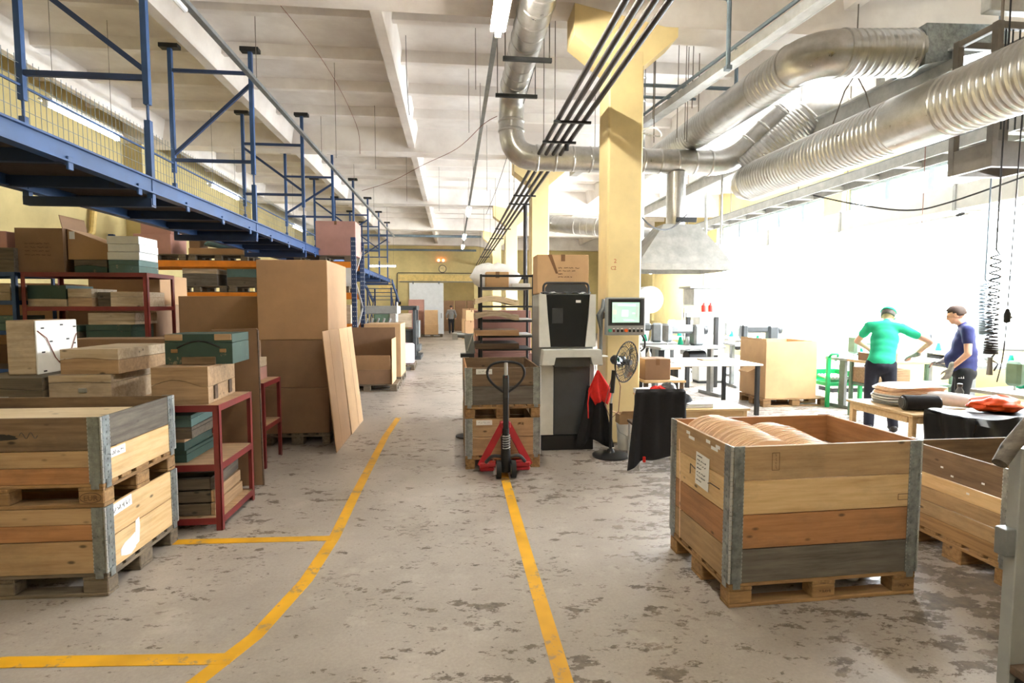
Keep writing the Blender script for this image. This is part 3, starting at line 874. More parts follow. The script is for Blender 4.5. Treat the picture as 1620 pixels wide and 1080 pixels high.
for i, fy in enumerate(FR):
    for x in (MX1, MX0):
        top = 5.40 if i not in (0, 1) else ZC - 0.03
        q = 0.027
        mb = MB(); mb.bb(x - q, x + q, fy - q, fy + q, MZ - 0.25, MZ + 0.55); mb.bb(x - q, x + q, fy - q, fy + q, MZ + 0.70, top)
        mb.tube([(x, fy, MZ + 0.5), (x, fy, MZ + 0.75)], 0.013, 6)
        mb.build('hanger_post', 'blue_paint', t)
        piece('head_plate', t, 'black_metal', (0.26, 0.12, 0.06), (x, fy, top + 0.03))
    if i == 1:
        MB().bar((MX0, fy, 3.91), (MX1, fy, 3.91), 0.04, 0.05).build('tie_bar', 'blue_dark', t)
        MB().bar((MX0 + 0.03, fy, 4.80), (MX1, fy, 3.97), 0.04, 0.05).build('brace', 'blue_dark', t)
    else:
        zl, zh = (3.84, 5.1) if i == 2 else (3.90, 4.85)
        for z in (zl, zh):
            MB().bar((MX0, fy, z), (MX1, fy, z), 0.04, 0.045).build('tie_bar', 'blue_dark', t)
        a, b = ((MX0, fy, zl + 0.07), (MX1, fy, zh - 0.15)) if i % 2 == 0 else ((MX0, fy, zh - 0.07), (MX1, fy, zl + 0.07))
        MB().bar(a, b, 0.04, 0.045).build('brace', 'blue_dark', t)
    mb = MB(); mb.bb(MX0 - 0.02, MX1 + 0.02, fy - 0.04, fy + 0.04, MZ - 0.27, MZ - 0.19)
    mb.build('under_beam', 'blue_dark', t)
# far side railing: mesh and rails
for i in range(len(FR) - 1):
    mb = MB()
    ya, yb = FR[i], FR[i + 1]
    n = int((yb - ya) / 0.075)
    for j in range(n + 1):
        q = ya + (yb - ya) * j / n
        mb.bar((MX0, q, MZ), (MX0, q, MZ + 1.10), 0.004)
    for j in range(8):
        z = MZ + 0.05 + 0.14 * j
        mb.bar((MX0, ya, z), (MX0, yb, z), 0.004)
    mb.build('mesh_panel', 'pipe_bluegrey', t)
    MB().bb(MX0 - 0.01, MX0 + 0.01, ya, yb, MZ + 0.82, MZ + 0.84).build('hand_rail', 'blue_paint', t)
# hanging ends and stair at the far end
for x in (MX0 - 0.1, MX1 + 0.1):
    MB().bar((x, 26.0, MZ - 0.1), (x, 29.0, 2.0), 0.05, 0.2).build('stair_stringer', 'blue_paint', t)
for k in range(5):
    span('stair_tread', t, 'blue_dark', MX0 - 0.1, MX1 + 0.1, 26.2 + 0.55 * k, 26.5 + 0.55 * k, MZ - 0.25 - 0.17 * k, MZ - 0.22 - 0.17 * k)
for x in (MX0, MX1):
    for y in (26.5, 29.0):
        piece('tower_leg', t, 'blue_dark', (0.07, 0.07, 2.6), (x, y, 1.3))
    MB().bar((x, 26.5, 0.4), (x, 29.0, 2.4), 0.04).build('tower_brace', 'blue_dark', t)
    MB().bar((x, 26.5, 2.4), (x, 29.0, 0.4), 0.04).build('tower_brace', 'blue_dark', t)
# items on the walkway
WT = [('carton', 'small brown carton lying on the mezzanine deck', (-3.75, 6.4), (0.35, 0.5, 0.2), 'cardboard_dark'), ('carton', 'low red-brown carton farther along the mezzanine deck', (-3.7, 7.9), (0.3, 0.4, 0.24), 'cardboard_pink')]
for nm, lb, (x, y), s, m in WT:
    tt = thing(nm, lb, 'box', (x, y, MZ - 0.02))
    piece('body', tt, m, s, (0, 0, s[2] / 2 + 0.001)); piece('tape', tt, 'cardboard_edge', (0.04, s[1] + 0.002, 0.002), (0, 0, s[2] + 0.002), b=0.0005)

# ================================================================ pallets, crates, boxes
def pallet_parts(t, mat='pallet_wood', z0=0.0, L=1.2, Wd=0.8):
    ky = Wd / 0.8
    for y, w in ((0.05, 0.10), (0.4, 0.145), (0.75, 0.10)):
        piece('bottom_board', t, mat, (L, w, 0.022), (L / 2, y * ky, z0 + 0.011))
        for x in (0.0725, L / 2, L - 0.0725):
            piece('block', t, mat, (0.145, w, 0.078), (x, y * ky, z0 + 0.061), b=0.006)
    for x in (0.0725, L / 2, L - 0.0725):
        piece('stringer', t, mat, (Wd, 0.145, 0.022), (x, Wd / 2, z0 + 0.111), (0, 0, PI / 2))
    for y, w in ((0.0725, 0.145), (0.2275, 0.10), (0.4, 0.145), (0.5725, 0.10), (0.7275, 0.145)):
        piece('deck_board', t, mat, (L, w, 0.022), (L / 2, y * ky, z0 + 0.133))

def pallet(label, loc, rz=0.0, mat='pallet_wood', group=None, L=1.2, Wd=0.8):
    t = thing('pallet', label, 'pallet', loc, rz, group)
    pallet_parts(t, mat, 0, L, Wd)
    return t

_hm = None
def hinge_mesh():
    """galvanised corner hinge of a pallet collar for the corner at (0,0), faces towards -x and -y"""
    global _hm
    if _hm is None:
        mb = MB()
        mb.bb(0.012, 0.075, -0.0035, 0.0, 0.0, 0.2); mb.bb(-0.0035, 0.0, 0.012, 0.075, 0.0, 0.2)
        mb.tube([(0.003, 0.003, 0.0), (0.003, 0.003, 0.2)], 0.0085, 8)
        for z in (0.025, 0.06, 0.10, 0.14, 0.175):
            mb.box((0.005, 0.005, z), (0.024, 0.024, 0.006))
            mb.box((0.048, -0.005, z), (0.012, 0.004, 0.012)); mb.box((-0.005, 0.048, z), (0.004, 0.012, 0.012))
        mb.bb(0.022, 0.066, -0.007, -0.0035, -0.032, 0.02); mb.bb(-0.007, -0.0035, 0.022, 0.066, -0.032, 0.02)
        _hm = mb.mesh('corner_hinge'); _hm.materials.append(MT('galvanised'))
    return _hm

_pm = None
def pin_mesh():
    """bright pin and knuckle edges of the hinge"""
    global _pm
    if _pm is None:
        mb = MB()
        mb.tube([(-0.001, -0.001, 0.004), (-0.001, -0.001, 0.198)], 0.0075, 6)
        for k in range(8):
            mb.box((0.073, -0.0042, 0.02 + 0.023 * k), (0.004, 0.002, 0.011)); mb.box((-0.0042, 0.073, 0.02 + 0.023 * k), (0.002, 0.004, 0.011))
        _pm = mb.mesh('hinge_pin'); _pm.materials.append(MT('steel_light'))
    return _pm

def collar(t, z, front, left, right, back):
    """one 195 mm collar; each side a list of plank materials from the top down"""
    H = 0.197; e = 0.006
    def side(mats, ln, cx, cy, rz):
        n = len(mats)
        for i, m in enumerate(mats):
            h = H / n
            piece('plank', t, m, (ln, 0.02, h - 0.002), (cx, cy, z + H - h * (i + 0.5)), (0, 0, rz), b=0.003)
    side(front, 1.2 - 2 * e, 0.6, 0.01, 0)
    side(back, 1.2 - 2 * e, 0.6, 0.79, 0)
    side(left, 0.8 - 0.044, 0.01, 0.4, PI / 2)
    side(right, 0.8 - 0.044, 1.19, 0.4, PI / 2)
    for (x, y, rz) in ((0, 0, 0), (1.2, 0, PI / 2), (1.2, 0.8, PI), (0, 0.8, -PI / 2)):
        h = link('corner_hinge', hinge_mesh(), None, t, (x, y, z), (0, 0, rz))
        link('hinge_pin', pin_mesh(), None, h)

def crate(label, loc, rz, collars, pmat='pallet_wood', group=None):
    t = thing('pallet_crate', label, 'crate', loc, rz, group)
    pallet_parts(t, pmat)
    for i, c in enumerate(collars):
        collar(t, 0.144 + 0.2 * i, *c)
    return t
def C4(f, l=None, r=None, b=None):
    return (f, l or f, r or f, b or f)

# ---- the big crate in front on the right
bigc = crate('large open wooden pallet crate with four plank rows and a white label, holding curved shells', (1.5627, 2.9124, 0), 0.0289, [
    C4(['wood_grey'], ['pine_tan'], ['pine_tan'], ['pine_tan']),
    C4(['pine_orange'], ['pine_orange'], ['pine'], ['pine_orange']),
    C4(['pine_pale'], ['pine_pale'], ['pine'], ['pine']),
    C4(['pine'], ['pine'], ['pine_orange'], ['pine_orange'])])
lab = piece('paper_label', bigc, 'paper', (0.003, 0.17, 0.21), (-0.004, 0.34, 0.70), (0.04, 0, 0), b=0.0008)
for i in range(7):
    scribble('print_line', lab, 'ink', 0.11 if i % 3 else 0.06, 0.010, (-0.003, 0.065, 0.085 - 0.026 * i), (0, 0, -PI / 2), i, 0.0014)
for i, (a, b_, c_) in enumerate((((-0.006, 0.12, 0.66), (-0.012, 0.22, 0.665), (-0.005, 0.262, 0.65)), ((-0.006, 0.43, 0.69), (-0.014, 0.48, 0.71), (-0.005, 0.50, 0.64)))):
    MB().tube([a, b_, c_], 0.003, 5).build('binding_wire', 'cable_black', bigc)
scribble('stamp', bigc, 'ink_brown', 0.085, 0.012, (0.268, -0.0008, 0.893), (0, PI / 2, 0), 51, 0.0012)
for (x0, x1, z0, z1) in ((0.245, 0.29, 0.80, 0.90), (1.06, 1.13, 0.588, 0.622)):
    mb = MB()
    for a, b_ in (((x0, z0), (x1, z0)), ((x1, z0), (x1, z1)), ((x1, z1), (x0, z1)), ((x0, z1), (x0, z0))):
        mb.bar((a[0], -0.0006, a[1]), (b_[0], -0.0006, b_[1]), 0.0016, 0.003)
    mb.build('stamp_frame', 'ink_brown', bigc)
for i, (y, z) in enumerate(((0.55, 0.90), (0.5, 0.875), (0.28, 0.905), (0.2, 0.88), (0.16, 0.90))):
    MB().box((-0.0006, y, z), (0.0012, 0.05 + 0.03 * (i % 2), 0.02)).build('paper_scrap', 'paper', bigc, rot=(0, 0, 0))
scribble('stamp', bigc, 'ink_brown', 0.07, 0.02, (1.09, -0.0008, 0.06), (0, 0, 0), 52, 0.0014)
scribble('stamp', bigc, 'ink_brown', 0.07, 0.02, (0.57, -0.0008, 0.06), (0, 0, 0), 53, 0.0014)
# curved plywood shells inside it
def shell_mesh():
    """rounded back shell: rounded-rectangle outline in xz, bowed along y"""
    w, h, th, n = 0.42, 0.60, 0.009, 14
    vs = []; fs = []
    for s in (0, 1):
        for i in range(n + 1):
            u = -1 + 2 * i / n
            x = u * w / 2
            zt = h - 0.085 * (abs(u) ** 2.4) - 0.03 * abs(u) ** 9
            bow = 0.05 * u * u
            for z in (0.0, h * 0.5, zt):
                vs.append((x, bow + s * th + 0.05 * (z / h) ** 2, z))
    k = 3 * (n + 1)
    for i in range(n):
        for j in range(2):
            a = i * 3 + j
            fs.append((a, a + 3, a + 4, a + 1)); fs.append((a + k, a + 1 + k, a + 4 + k, a + 3 + k))
        fs.append((i * 3 + 2, i * 3 + 5, i * 3 + 5 + k, i * 3 + 2 + k)); fs.append((i * 3, i * 3 + k, i * 3 + 3 + k, i * 3 + 3))
    fs += [(0, 1, 1 + k, k), (1, 2, 2 + k, 1 + k), (3 * n, 3 * n + k, 3 * n + 1 + k, 3 * n + 1), (3 * n + 1, 3 * n + 1 + k, 3 * n + 2 + k, 3 * n + 2)]
    me = MB().add(vs, fs).mesh('shell', True)
    me.materials.append(MT('veneer'))
    return me
SHM = shell_mesh()
def crate_local(x, y, z):
    c, s = math.cos(0.0289), math.sin(0.0289)
    return (1.5627 + x * c - y * s, 2.9124 + x * s + y * c, z)
for bi, (x0, n, y0, dy, lb, gr, tz) in enumerate(((0.33, 46, 0.09, 0.0115, 'curved plywood chair shell in the taller nested bundle inside the big crate', 'taller bundle of shells in the big crate', 0.985),
                                             (0.70, 38, 0.14, 0.0115, 'curved plywood chair shell in the lower nested bundle inside the big crate', 'lower bundle of shells in the big crate', 0.93))):
    for i in range(n):
        zz = 0.145
        o = link('plywood_shell', SHM, None, None, crate_local(x0 + 0.012 * math.sin(i * 1.7) - 0.0026 * i, y0 + dy * i, zz), (0.0, 0.0, 0.0289 + 0.02 * math.sin(i * 2.3)))
        o.scale = (1, 1, (tz - zz - 0.05 + 0.05 * min(1, i / 27) + 0.004 * math.sin(i * 3.1)) / 0.60)
        tag(o, lb, 'shell', gr)
# ---- crate behind it on the right
def place(c, ang):  # corner given as front-left
    return c
tC = crate('lower open wooden pallet crate of narrow brown planks beside the big crate', (3.37, 2.92, 0), 0.0, [
    C4(['wood_brown', 'pine_tan'], ['pine_tan', 'pallet_wood']), C4(['pine_tan', 'wood_brown'], ['pine_pale', 'pine_tan']), C4(['wood_brown'], ['wood_brown'], None, ['wood_brown'])])
for i, (y, z) in enumerate(((0.5, 0.62), (0.42, 0.58), (0.2, 0.6), (0.3, 0.5))):
    MB().box((-0.0008, y, z), (0.0016, 0.02, 0.012)).build('paper_scrap', 'paper', tC)
# ---- stacked crates on the left
a0 = -0.025
ox, oy = -2.066 - 1.2 * math.cos(a0), 3.434 - 1.2 * math.sin(a0)
P1, P2 = 'pine_orange', 'pine'
c1 = crate('lower crate of the front stack, pale pine sides with torn white label', (ox, oy, 0), a0, [
    C4([P2], None, ['pine_pale'], None), C4([P2, P1], None, ['pine_pale'], None)], 'pallet_grey')
c2 = crate('upper crate of the front stack with dark weathered top plank, holding pale sheets', (ox, oy, 0.544), a0, [
    C4([P2, P1], None, ['pine_pale'], None), C4(['wood_brown'], None, ['wood_grey'], ['wood_brown'])], 'pallet_wood')
lb1 = piece('paper_label', c2, 'paper', (0.0025, 0.20, 0.055), (1.2015, 0.12, 0.305), b=0.0006)
scribble('handwriting', lb1, 'ink', 0.15, 0.028, (0.002, -0.075, 0), (0, 0, PI / 2), 11)
lb2 = piece('paper_label', c1, 'paper', (0.0025, 0.22, 0.07), (1.2015, 0.15, 0.50), (0.05, 0, 0), b=0.0006)
scribble('handwriting', lb2, 'ink', 0.17, 0.035, (0.002, -0.085, 0), (0, 0, PI / 2), 12)
for nm_, poly in (('torn_label', [(0.13, 0.19), (0.18, 0.17), (0.23, 0.16), (0.282, 0.18), (0.282, 0.28), (0.23, 0.265), (0.17, 0.255), (0.13, 0.23)]), ('torn_strip', [(0.284, 0.19), (0.32, 0.20), (0.335, 0.30), (0.33, 0.36), (0.29, 0.35), (0.284, 0.28)])):
    mb = MB(); n_ = len(poly)
    mb.add([(1.2003, y, z) for y, z in poly] + [(1.2022, y, z) for y, z in poly], [tuple(range(n_))[::-1], tuple(range(n_, 2 * n_))] + [(i, (i + 1) % n_, (i + 1) % n_ + n_, i + n_) for i in range(n_)])
    mb.build(nm_, 'paper', c1)
mb = MB(); rn_ = random.Random(3)
pl = [(0.62 + 0.13 * math.cos(a) * rn_.uniform(0.75, 1.1), 0.43 + 0.022 * math.sin(a) * rn_.uniform(0.6, 1.3)) for a in [2 * PI * k / 26 for k in range(26)]]
mb.prism(pl, -0.0012, 0.0005); mb.build('paint_smudge', 'black_plastic', c2)
mb = MB(); mb.tube([(0.75 + 0.10 * k / 14, -0.0008, 0.44 + 0.018 * math.sin(k * 0.9)) for k in range(15)], 0.002, 4); mb.build('paint_smudge', 'black_plastic', c2)
mb = MB()
for k in range(24):
    a, b_ = 2 * PI * k / 24, 2 * PI * (k + 1) / 24
    mb.bar((1.125 + 0.06 * math.cos(a), -0.0006, 0.06 + 0.03 * math.sin(a)), (1.125 + 0.06 * math.cos(b_), -0.0006, 0.06 + 0.03 * math.sin(b_)), 0.0014, 0.004)
mb.build('stamp_oval', 'ink_brown', c2)
lettering('stamp', 'EUR', 0.045, 'ink_brown', c2, (1.125, -0.0014, 0.044), (PI / 2, 0, 0), align='CENTER')
for k in range(11):
    sx = -2.07 - 0.62 + 0.004 * (k % 3); sy = 3.434 + 0.41
    o = piece('plywood_sheet', None, 'veneer_pale', (1.0, 0.66, 0.029), (sx + 0.01 * ((k * 7) % 3), sy, 0.544 + 0.146 + 0.0145 + 0.030 * k), (0, 0, a0))
    tag(o, 'pale plywood sheet in the flat stack inside the upper front crate', 'sheet', 'sheets stacked in the upper front crate')
# ---- crate stack with the pallet jack: 0.8 side towards the viewer
jx, jy = 0.92, 5.78
def crate_turned(label, z, collars, pmat):
    # local x runs away from the viewer; origin at the near right corner
    return crate(label, (jx, jy, z), PI / 2, collars, pmat)
# after turning by 90 deg: local 'left' side (x=0) faces the viewer
j1 = crate_turned('lower crate behind the pallet jack, pale pine planks with a small label', 0, [C4(['pine_tan'], ['pine']), C4(['pine_tan'], ['pine'])], 'pallet_wood')
j2 = crate_turned('upper crate behind the pallet jack handle, grey and brown planks', 0.544, [C4(['wood_grey'], ['wood_grey']), C4(['wood_brown'], ['wood_brown'], None, ['pine_orange'])], 'pallet_wood')
for c, s in ((j1, 21), (j2, 22)):
    lb = piece('paper_label', c, 'paper', (0.0025, 0.17, 0.055), (-0.0015, 0.60, 0.50), b=0.0006)
    scribble('handwriting', lb, 'ink', 0.13, 0.02, (-0.002, 0.065, 0), (0, 0, -PI / 2), s)
scribble('stamp', j1, 'ink_brown', 0.06, 0.04, (-0.001, 0.24, 0.48), (0, 0, -PI / 2), 54, 0.003)
MB().box((-0.0008, 0.06, 0.49), (0.0016, 0.03, 0.05)).build('red_sticker', 'red_mark', j2)

# ---- cardboard
def carton(label, loc, size, mat='cardboard', rz=0.0, name='cardboard_box', flaps=None, text=None, group=None, tape=True, open_top=False, wall=0.012):
    """closed or open carton; origin at the centre of its base"""
    t = thing(name, label, 'box', loc, rz, group)
    x, y, z = size
    if not open_top:
        piece('body', t, mat, size, (0, 0, z / 2), b=0.006)
        if tape:
            piece('tape', t, 'cardboard_edge', (0.05, y + 0.003, 0.0016), (0, 0, z + 0.0012), b=0.0004)
            for s in (-1, 1):
                piece('tape_end', t, 'cardboard_edge', (0.05, 0.0016, min(0.08, z * 0.4)), (0, s * (y / 2 + 0.0008), z - min(0.08, z * 0.4) / 2), b=0.0004)
            MB().bb(-x / 2 + 0.004, x / 2 - 0.004, -0.002, 0.002, z, z + 0.0008).build('flap_seam', 'cardboard_edge', t)
    else:
        mb = MB(); mb.bb(-x / 2, x / 2, -y / 2, -y / 2 + wall, 0, z); mb.bb(-x / 2, x / 2, y / 2 - wall, y / 2, 0, z)
        mb.bb(-x / 2, -x / 2 + wall, -y / 2 + wall, y / 2 - wall, 0, z); mb.bb(x / 2 - wall, x / 2, -y / 2 + wall, y / 2 - wall, 0, z); mb.bb(-x / 2 + wall, x / 2 - wall, -y / 2 + wall, y / 2 - wall, 0, wall)
        mb.build('body', mat, t)
        for sd, ang, ln in (flaps or []):
            ln = float(ln)
            if sd in '+-x' and False: pass
            w = (x if sd in ('y-', 'y+') else y) - 0.01
            if sd == 'y-': piece('flap', t, mat, (w, 0.008, ln), (0, -y / 2 - math.sin(ang) * ln / 2 + 0.004, z + math.cos(ang) * ln / 2), (ang, 0, 0), b=0.002)
            if sd == 'y+': piece('flap', t, mat, (w, 0.008, ln), (0, y / 2 + math.sin(ang) * ln / 2 - 0.004, z + math.cos(ang) * ln / 2), (-ang, 0, 0), b=0.002)
            if sd == 'x-': piece('flap', t, mat, (0.008, w, ln), (-x / 2 - math.sin(ang) * ln / 2 + 0.004, 0, z + math.cos(ang) * ln / 2), (0, -ang, 0), b=0.002)
            if sd == 'x+': piece('flap', t, mat, (0.008, w, ln), (x / 2 + math.sin(ang) * ln / 2 - 0.004, 0, z + math.cos(ang) * ln / 2), (0, ang, 0), b=0.002)
    return t
# tall stack beside the aisle (on a pallet turned along the aisle)
pallet('wooden pallet under the tall cardboard stack by the aisle', (-1.55, 7.04, 0), PI / 2, 'pallet_grey')
cx, cy = -1.955, 7.64
carton('lowest big brown carton in the tall aisle stack', (cx, cy, 0.146), (0.80, 1.19, 0.57), 'cardboard_dark', tape=False)
carton('middle big brown carton in the tall aisle stack', (cx, cy, 0.718), (0.81, 1.19, 0.60), 'cardboard_dark', tape=False)
carton('tallest brown carton on top of the aisle stack with a pale side', (cx - 0.01, cy, 1.32), (0.84, 1.20, 0.98), 'cardboard', tape=False)
# two sheets leaning on it
for i, (y0, y1, xb, h, lb) in enumerate(((6.60, 7.50, -1.385, 1.44, 'nearer cardboard sheet leaning on the tall carton stack'), (7.53, 8.45, -1.375, 1.43, 'farther cardboard sheet leaning on the tall carton stack'))):
    xt = -1.522
    ang = math.atan2(xb - xt, h)
    t = thing('cardboard_sheet', lb, 'cardboard sheet', (xb, (y0 + y1) / 2, 0), 0)
    L = math.hypot(xb - xt, h)
    piece('board', t, 'cardboard_pale' if i else 'cardboard', (0.012, y1 - y0, L), (-math.sin(ang) * L / 2, 0, math.cos(ang) * L / 2 + 0.001), (0, -ang, 0), b=0.003)
    piece('crease', t, 'cardboard_edge', (0.001, 0.006, L - 0.02), (-math.sin(ang) * L / 2 + 0.0068, 0.1 if i else -0.12, math.cos(ang) * L / 2), (0, -ang, 0), b=0.0003)
# cartons behind it
carton('wide brown carton standing low behind the tall stack, lower one', (-3.22, 8.40, 0.0), (1.05, 0.8, 1.26), 'cardboard', tape=False)
carton('wide brown carton standing on another behind the tall stack', (-3.22, 8.40, 1.262), (1.05, 0.8, 0.61), 'cardboard', tape=False)
# open carton on a pallet farther down
pallet('wooden pallet under the open brown carton down the aisle', (-2.35, 11.32, 0), 0, 'pallet_grey')
t = thing('cardboard_box', 'open brown carton with folded-down front flap down the aisle', 'box', (-1.75, 11.72, 0.146))
for nm, a in (('back_wall', (-0.58, 0.50, 0.37, 0.382, 0, 1.13)), ('side_wall', (-0.59, -0.578, -0.38, 0.382, 0, 1.13)), ('front_wall', (-0.578, 0.50, -0.38, -0.368, 0, 0.30)), ('bottom', (-0.578, 0.5, -0.368, 0.37, 0, 0.012))):
    span(nm, t, 'cardboard_dark', *a)
piece('front_flap', t, 'cardboard', (1.05, 0.012, 0.36), (-0.04, -0.46, 0.45), (0.55, 0, 0))
span('side_wall', t, 'cardboard_pale', 0.50, 0.512, -0.42, 0.382, 0.0, 0.92)
pallet('wooden pallet under the tall pale-sided carton down the aisle', (-1.16, 12.45, 0), PI / 2, 'pallet_grey')
carton('tall closed carton with pale side behind the open one', (-1.57, 13.05, 0.146), (0.80, 1.18, 1.19), 'cardboard_pale', tape=False)
pallet('small pallet with a film-wrapped roll by the aisle', (-1.05, 15.0, 0), PI / 2, 'pallet_grey')
t = thing('wrapped_roll', 'white-pink film-wrapped roll on a small pallet by the aisle', 'roll', (-1.42, 15.5, 0.146))
MB().lathe([(0.30, 0), (0.34, 0.03), (0.34, 0.52), (0.30, 0.55), (0.10, 0.555)], 24).build('film_roll', 'pink_film', t, smooth=True)
MB().lathe([(0.08, 0.55), (0.08, 0.60), (0.05, 0.60)], 16).build('core', 'cardboard', t, smooth=True)

# ================================================================ shelves with moulds on the left
def mold(label, loc, size, mat, mat2=None, amp=0.02, rz=0.0, seam=0.5, handle=None, group=None, feet=False, cat='mould', blocks=None):
    """wooden press mould: two halves that meet in a curved seam; origin at the centre of its base"""
    t = thing('press_mould', label, cat, loc, rz, group)
    x, y, z = size
    n = 10
    cur = [(-x / 2 + x * i / n, z * seam + amp * math.sin(PI * (i / n) * 1.6 - 0.4)) for i in range(n + 1)]
    MB().prism([(x / 2, 0), (-x / 2, 0)] + cur, -y / 2, y / 2).build('lower_half', mat, t)
    MB().prism([(p, q + 0.004) for p, q in cur] + [(x / 2, z), (-x / 2, z)], -y / 2, y / 2).build('upper_half', mat2 or mat, t)
    if handle == 'rope':
        pts = [(-x * 0.32 + x * 0.64 * i / 8, -y / 2 - 0.006, z * 0.55 + z * 0.22 * math.sin(PI * i / 8)) for i in range(9)]
        MB().tube(pts, 0.006, 5).build('rope', 'cable_black', t)
        for s in (-1, 1):
            piece('bracket', t, 'pallet_wood', (0.05, 0.012, 0.03), (s * x * 0.36, -y / 2 - 0.006, z * 0.45))
        piece('batten', t, 'wood_brown', (x * 0.5, 0.02, 0.06), (0, -y / 2 - 0.01, 0.03))
        for s in (-1, 1):
            piece('corner_strip', t, 'mold_wood', (x * 0.26, 0.008, 0.05), (s * x * 0.365, -y / 2 - 0.004, z - 0.025))
    if handle == 'clasp':
        piece('clasp', t, 'steel_light', (0.06, 0.012, 0.035), (0.02, -y / 2 - 0.006, z * 0.5))
    if handle == 'notch':
        for s in (-1, 1):
            piece('grip_block', t, 'wood_dark', (0.012, 0.07, 0.11), (x / 2 + 0.006, s * y * 0.27, 0.075))
    if feet:
        for s in (-1, 1):
            piece('foot', t, 'wood_dark', (x * 0.9, 0.05, 0.03), (0, s * y * 0.35, -0.015))
    return t
def bolt_shelf(name, label, x0, x1, y0, y1, levels, paint, board, post=0.045, mid=None, top_post=0.0, bottom=0.0):
    t = thing(name, label, 'shelf', (x0, y0, 0))
    Lx, Ly = x1 - x0, y1 - y0
    xs = [post / 2, Lx - post / 2] + ([mid] if mid else [])
    H = max(levels) + top_post
    for x in xs:
        for y in (post / 2, Ly - post / 2):
            mb = MB(); s = -1 if x > Lx / 2 else 1; q = -1 if y > Ly / 2 else 1
            mb.bb(x - post / 2, x + post / 2, y - q * post / 2, y - q * (post / 2 - 0.005), 0, H)
            mb.bb(x - s * post / 2, x - s * (post / 2 - 0.005), y - post / 2, y + post / 2, 0, H)
            mb.build('post', paint, t)
    for z in levels:
        for y in (0.004, Ly - 0.004):
            piece('shelf_rail', t, paint, (Lx - 2 * post, 0.008, 0.05), (Lx / 2, y, z - 0.025), b=0.001)
        for x in (0.004, Lx - 0.004):
            piece('side_rail', t, paint, (0.008, Ly - 2 * post, 0.05), (x, Ly / 2, z - 0.025), b=0.001)
        span('shelf_board', t, board, 0.01, Lx - 0.01, 0.01, Ly - 0.01, z - 0.02, z)
    return t
bolt_shelf('steel_shelf', 'low red steel shelf with wooden boards beside the front crate stack', -3.95, -1.79, 4.38, 5.08, (0.10, 0.52, 0.98), 'red_paint', 'mold_wood')
bolt_shelf('steel_shelf', 'small red steel shelf by the brown panel and cartons', -2.85, -2.00, 6.02, 6.60, (0.45, 0.92), 'red_paint', 'mold_wood')
bolt_shelf('steel_shelf', 'tall red steel shelf full of moulds under the mezzanine', -5.00, -3.62, 7.0, 7.65, (0.45, 0.9, 1.33, 1.73, 2.13), 'red_paint', 'wood_dark')
bolt_shelf('steel_shelf', 'blue steel shelf at the far side of the tall red one', -6.4, -5.06, 7.0, 7.65, (0.5, 1.0, 1.45, 1.80, 2.13), 'blue_paint', 'wood_dark')
# on the low red shelf
mold('brown wooden mould with wavy seam on the low red shelf edge', (-2.10, 4.73, 0.981), (0.40, 0.62, 0.29), 'mold_wood', None, 0.03, 0.06, 0.55, 'notch')
mold('green painted mould with black rope handle on the brown wavy mould', (-2.02, 4.80, 1.274), (0.50, 0.40, 0.24), 'mold_green', None, 0.004, 0.04, 0.72, 'rope')
mold('flat pale wooden mould resting on a beige one', (-2.76, 4.86, 1.216), (0.42, 0.70, 0.19), 'mold_wood', 'mold_pale', 0.008, -0.03, 0.6)
mold('beige flat mould with metal clasp under the pale mould', (-2.82, 4.80, 0.981), (0.44, 0.66, 0.232), 'mold_pale', 'mold_pale', 0.005, 0.0, 0.75, 'clasp')
mold('dark low mould at the far end of the low red shelf', (-3.34, 4.76, 0.981), (0.56, 0.66, 0.22), 'mold_dark', None, 0.01, 0, 0.6)
t = thing('white_box', 'tall white box with dark spots and a hanging cord on the low red shelf', 'box', (-3.33, 4.86, 1.203), 0.02)
piece('body', t, 'mold_pale', (0.20, 0.48, 0.42), (0, 0, 0.21), b=0.006)
span('spotted_side', t, 'white_paint', 0.10, 0.112, -0.24, 0.24, 0.0, 0.42)
piece('lid_strip', t, 'mold_wood', (0.20, 0.48, 0.003), (0, 0, 0.4215), b=0.001)
for i, (y, z) in enumerate(((-0.17, 0.36), (0.05, 0.38), (-0.08, 0.25), (0.12, 0.26), (-0.17, 0.17), (0.2, 0.22), (0.02, 0.08), (-0.16, 0.02), (0.21, 0.36))):
    MB().box((0.1128, y, z), (0.0016, 0.035, 0.012)).build('spot', 'black_plastic', t, rot=(0, 0, 0))
MB().tube([(0.116, -0.23, 0.34), (0.12, -0.14, 0.28), (0.12, -0.05, 0.12), (0.12, 0.0, 0.07), (0.12, 0.12, 0.12), (0.12, 0.22, 0.3)], 0.004, 5).build('cord', 'cable_red', t)
for i, (dx, dz, m, lb) in enumerate(((0.0, 0.0, 'mold_green', 'lowest dark green flat mould in the pile inside the low red shelf'), (-0.02, 0.092, 'mold_green', 'second flat mould with brown rim in the pile on the low red shelf'),
                                     (0.03, 0.184, 'mold_dark', 'black flat mould third in the pile on the low red shelf'), (0.02, 0.276, 'mold_teal', 'topmost teal flat mould in the pile on the low red shelf'))):
    mold(lb, (-2.32 + dx, 4.72, 0.521 + dz), (0.50, 0.52, 0.09), m, 'mold_wood' if i in (1,) else m, 0.002, 0.02 * i, 0.7)
for i in range(3):
    t = thing('slatted_crate', ['bottom', 'middle', 'top'][i] + ' open wooden frame stacked on the lowest board of the low red shelf', 'wooden frame', (-2.18 - 0.01 * i, 4.72, 0.101 + 0.1 * i), 0.03 * i)
    for y in (-0.26, -0.09, 0.09, 0.26):
        piece('slat', t, 'mold_dark', (0.56, 0.035, 0.09), (0, y, 0.046))
    for x in (-0.30, 0.30):
        piece('end_board', t, 'mold_wood' if i < 2 else 'wood_grey', (0.56, 0.035, 0.095), (x, 0, 0.0475), (0, 0, PI / 2))
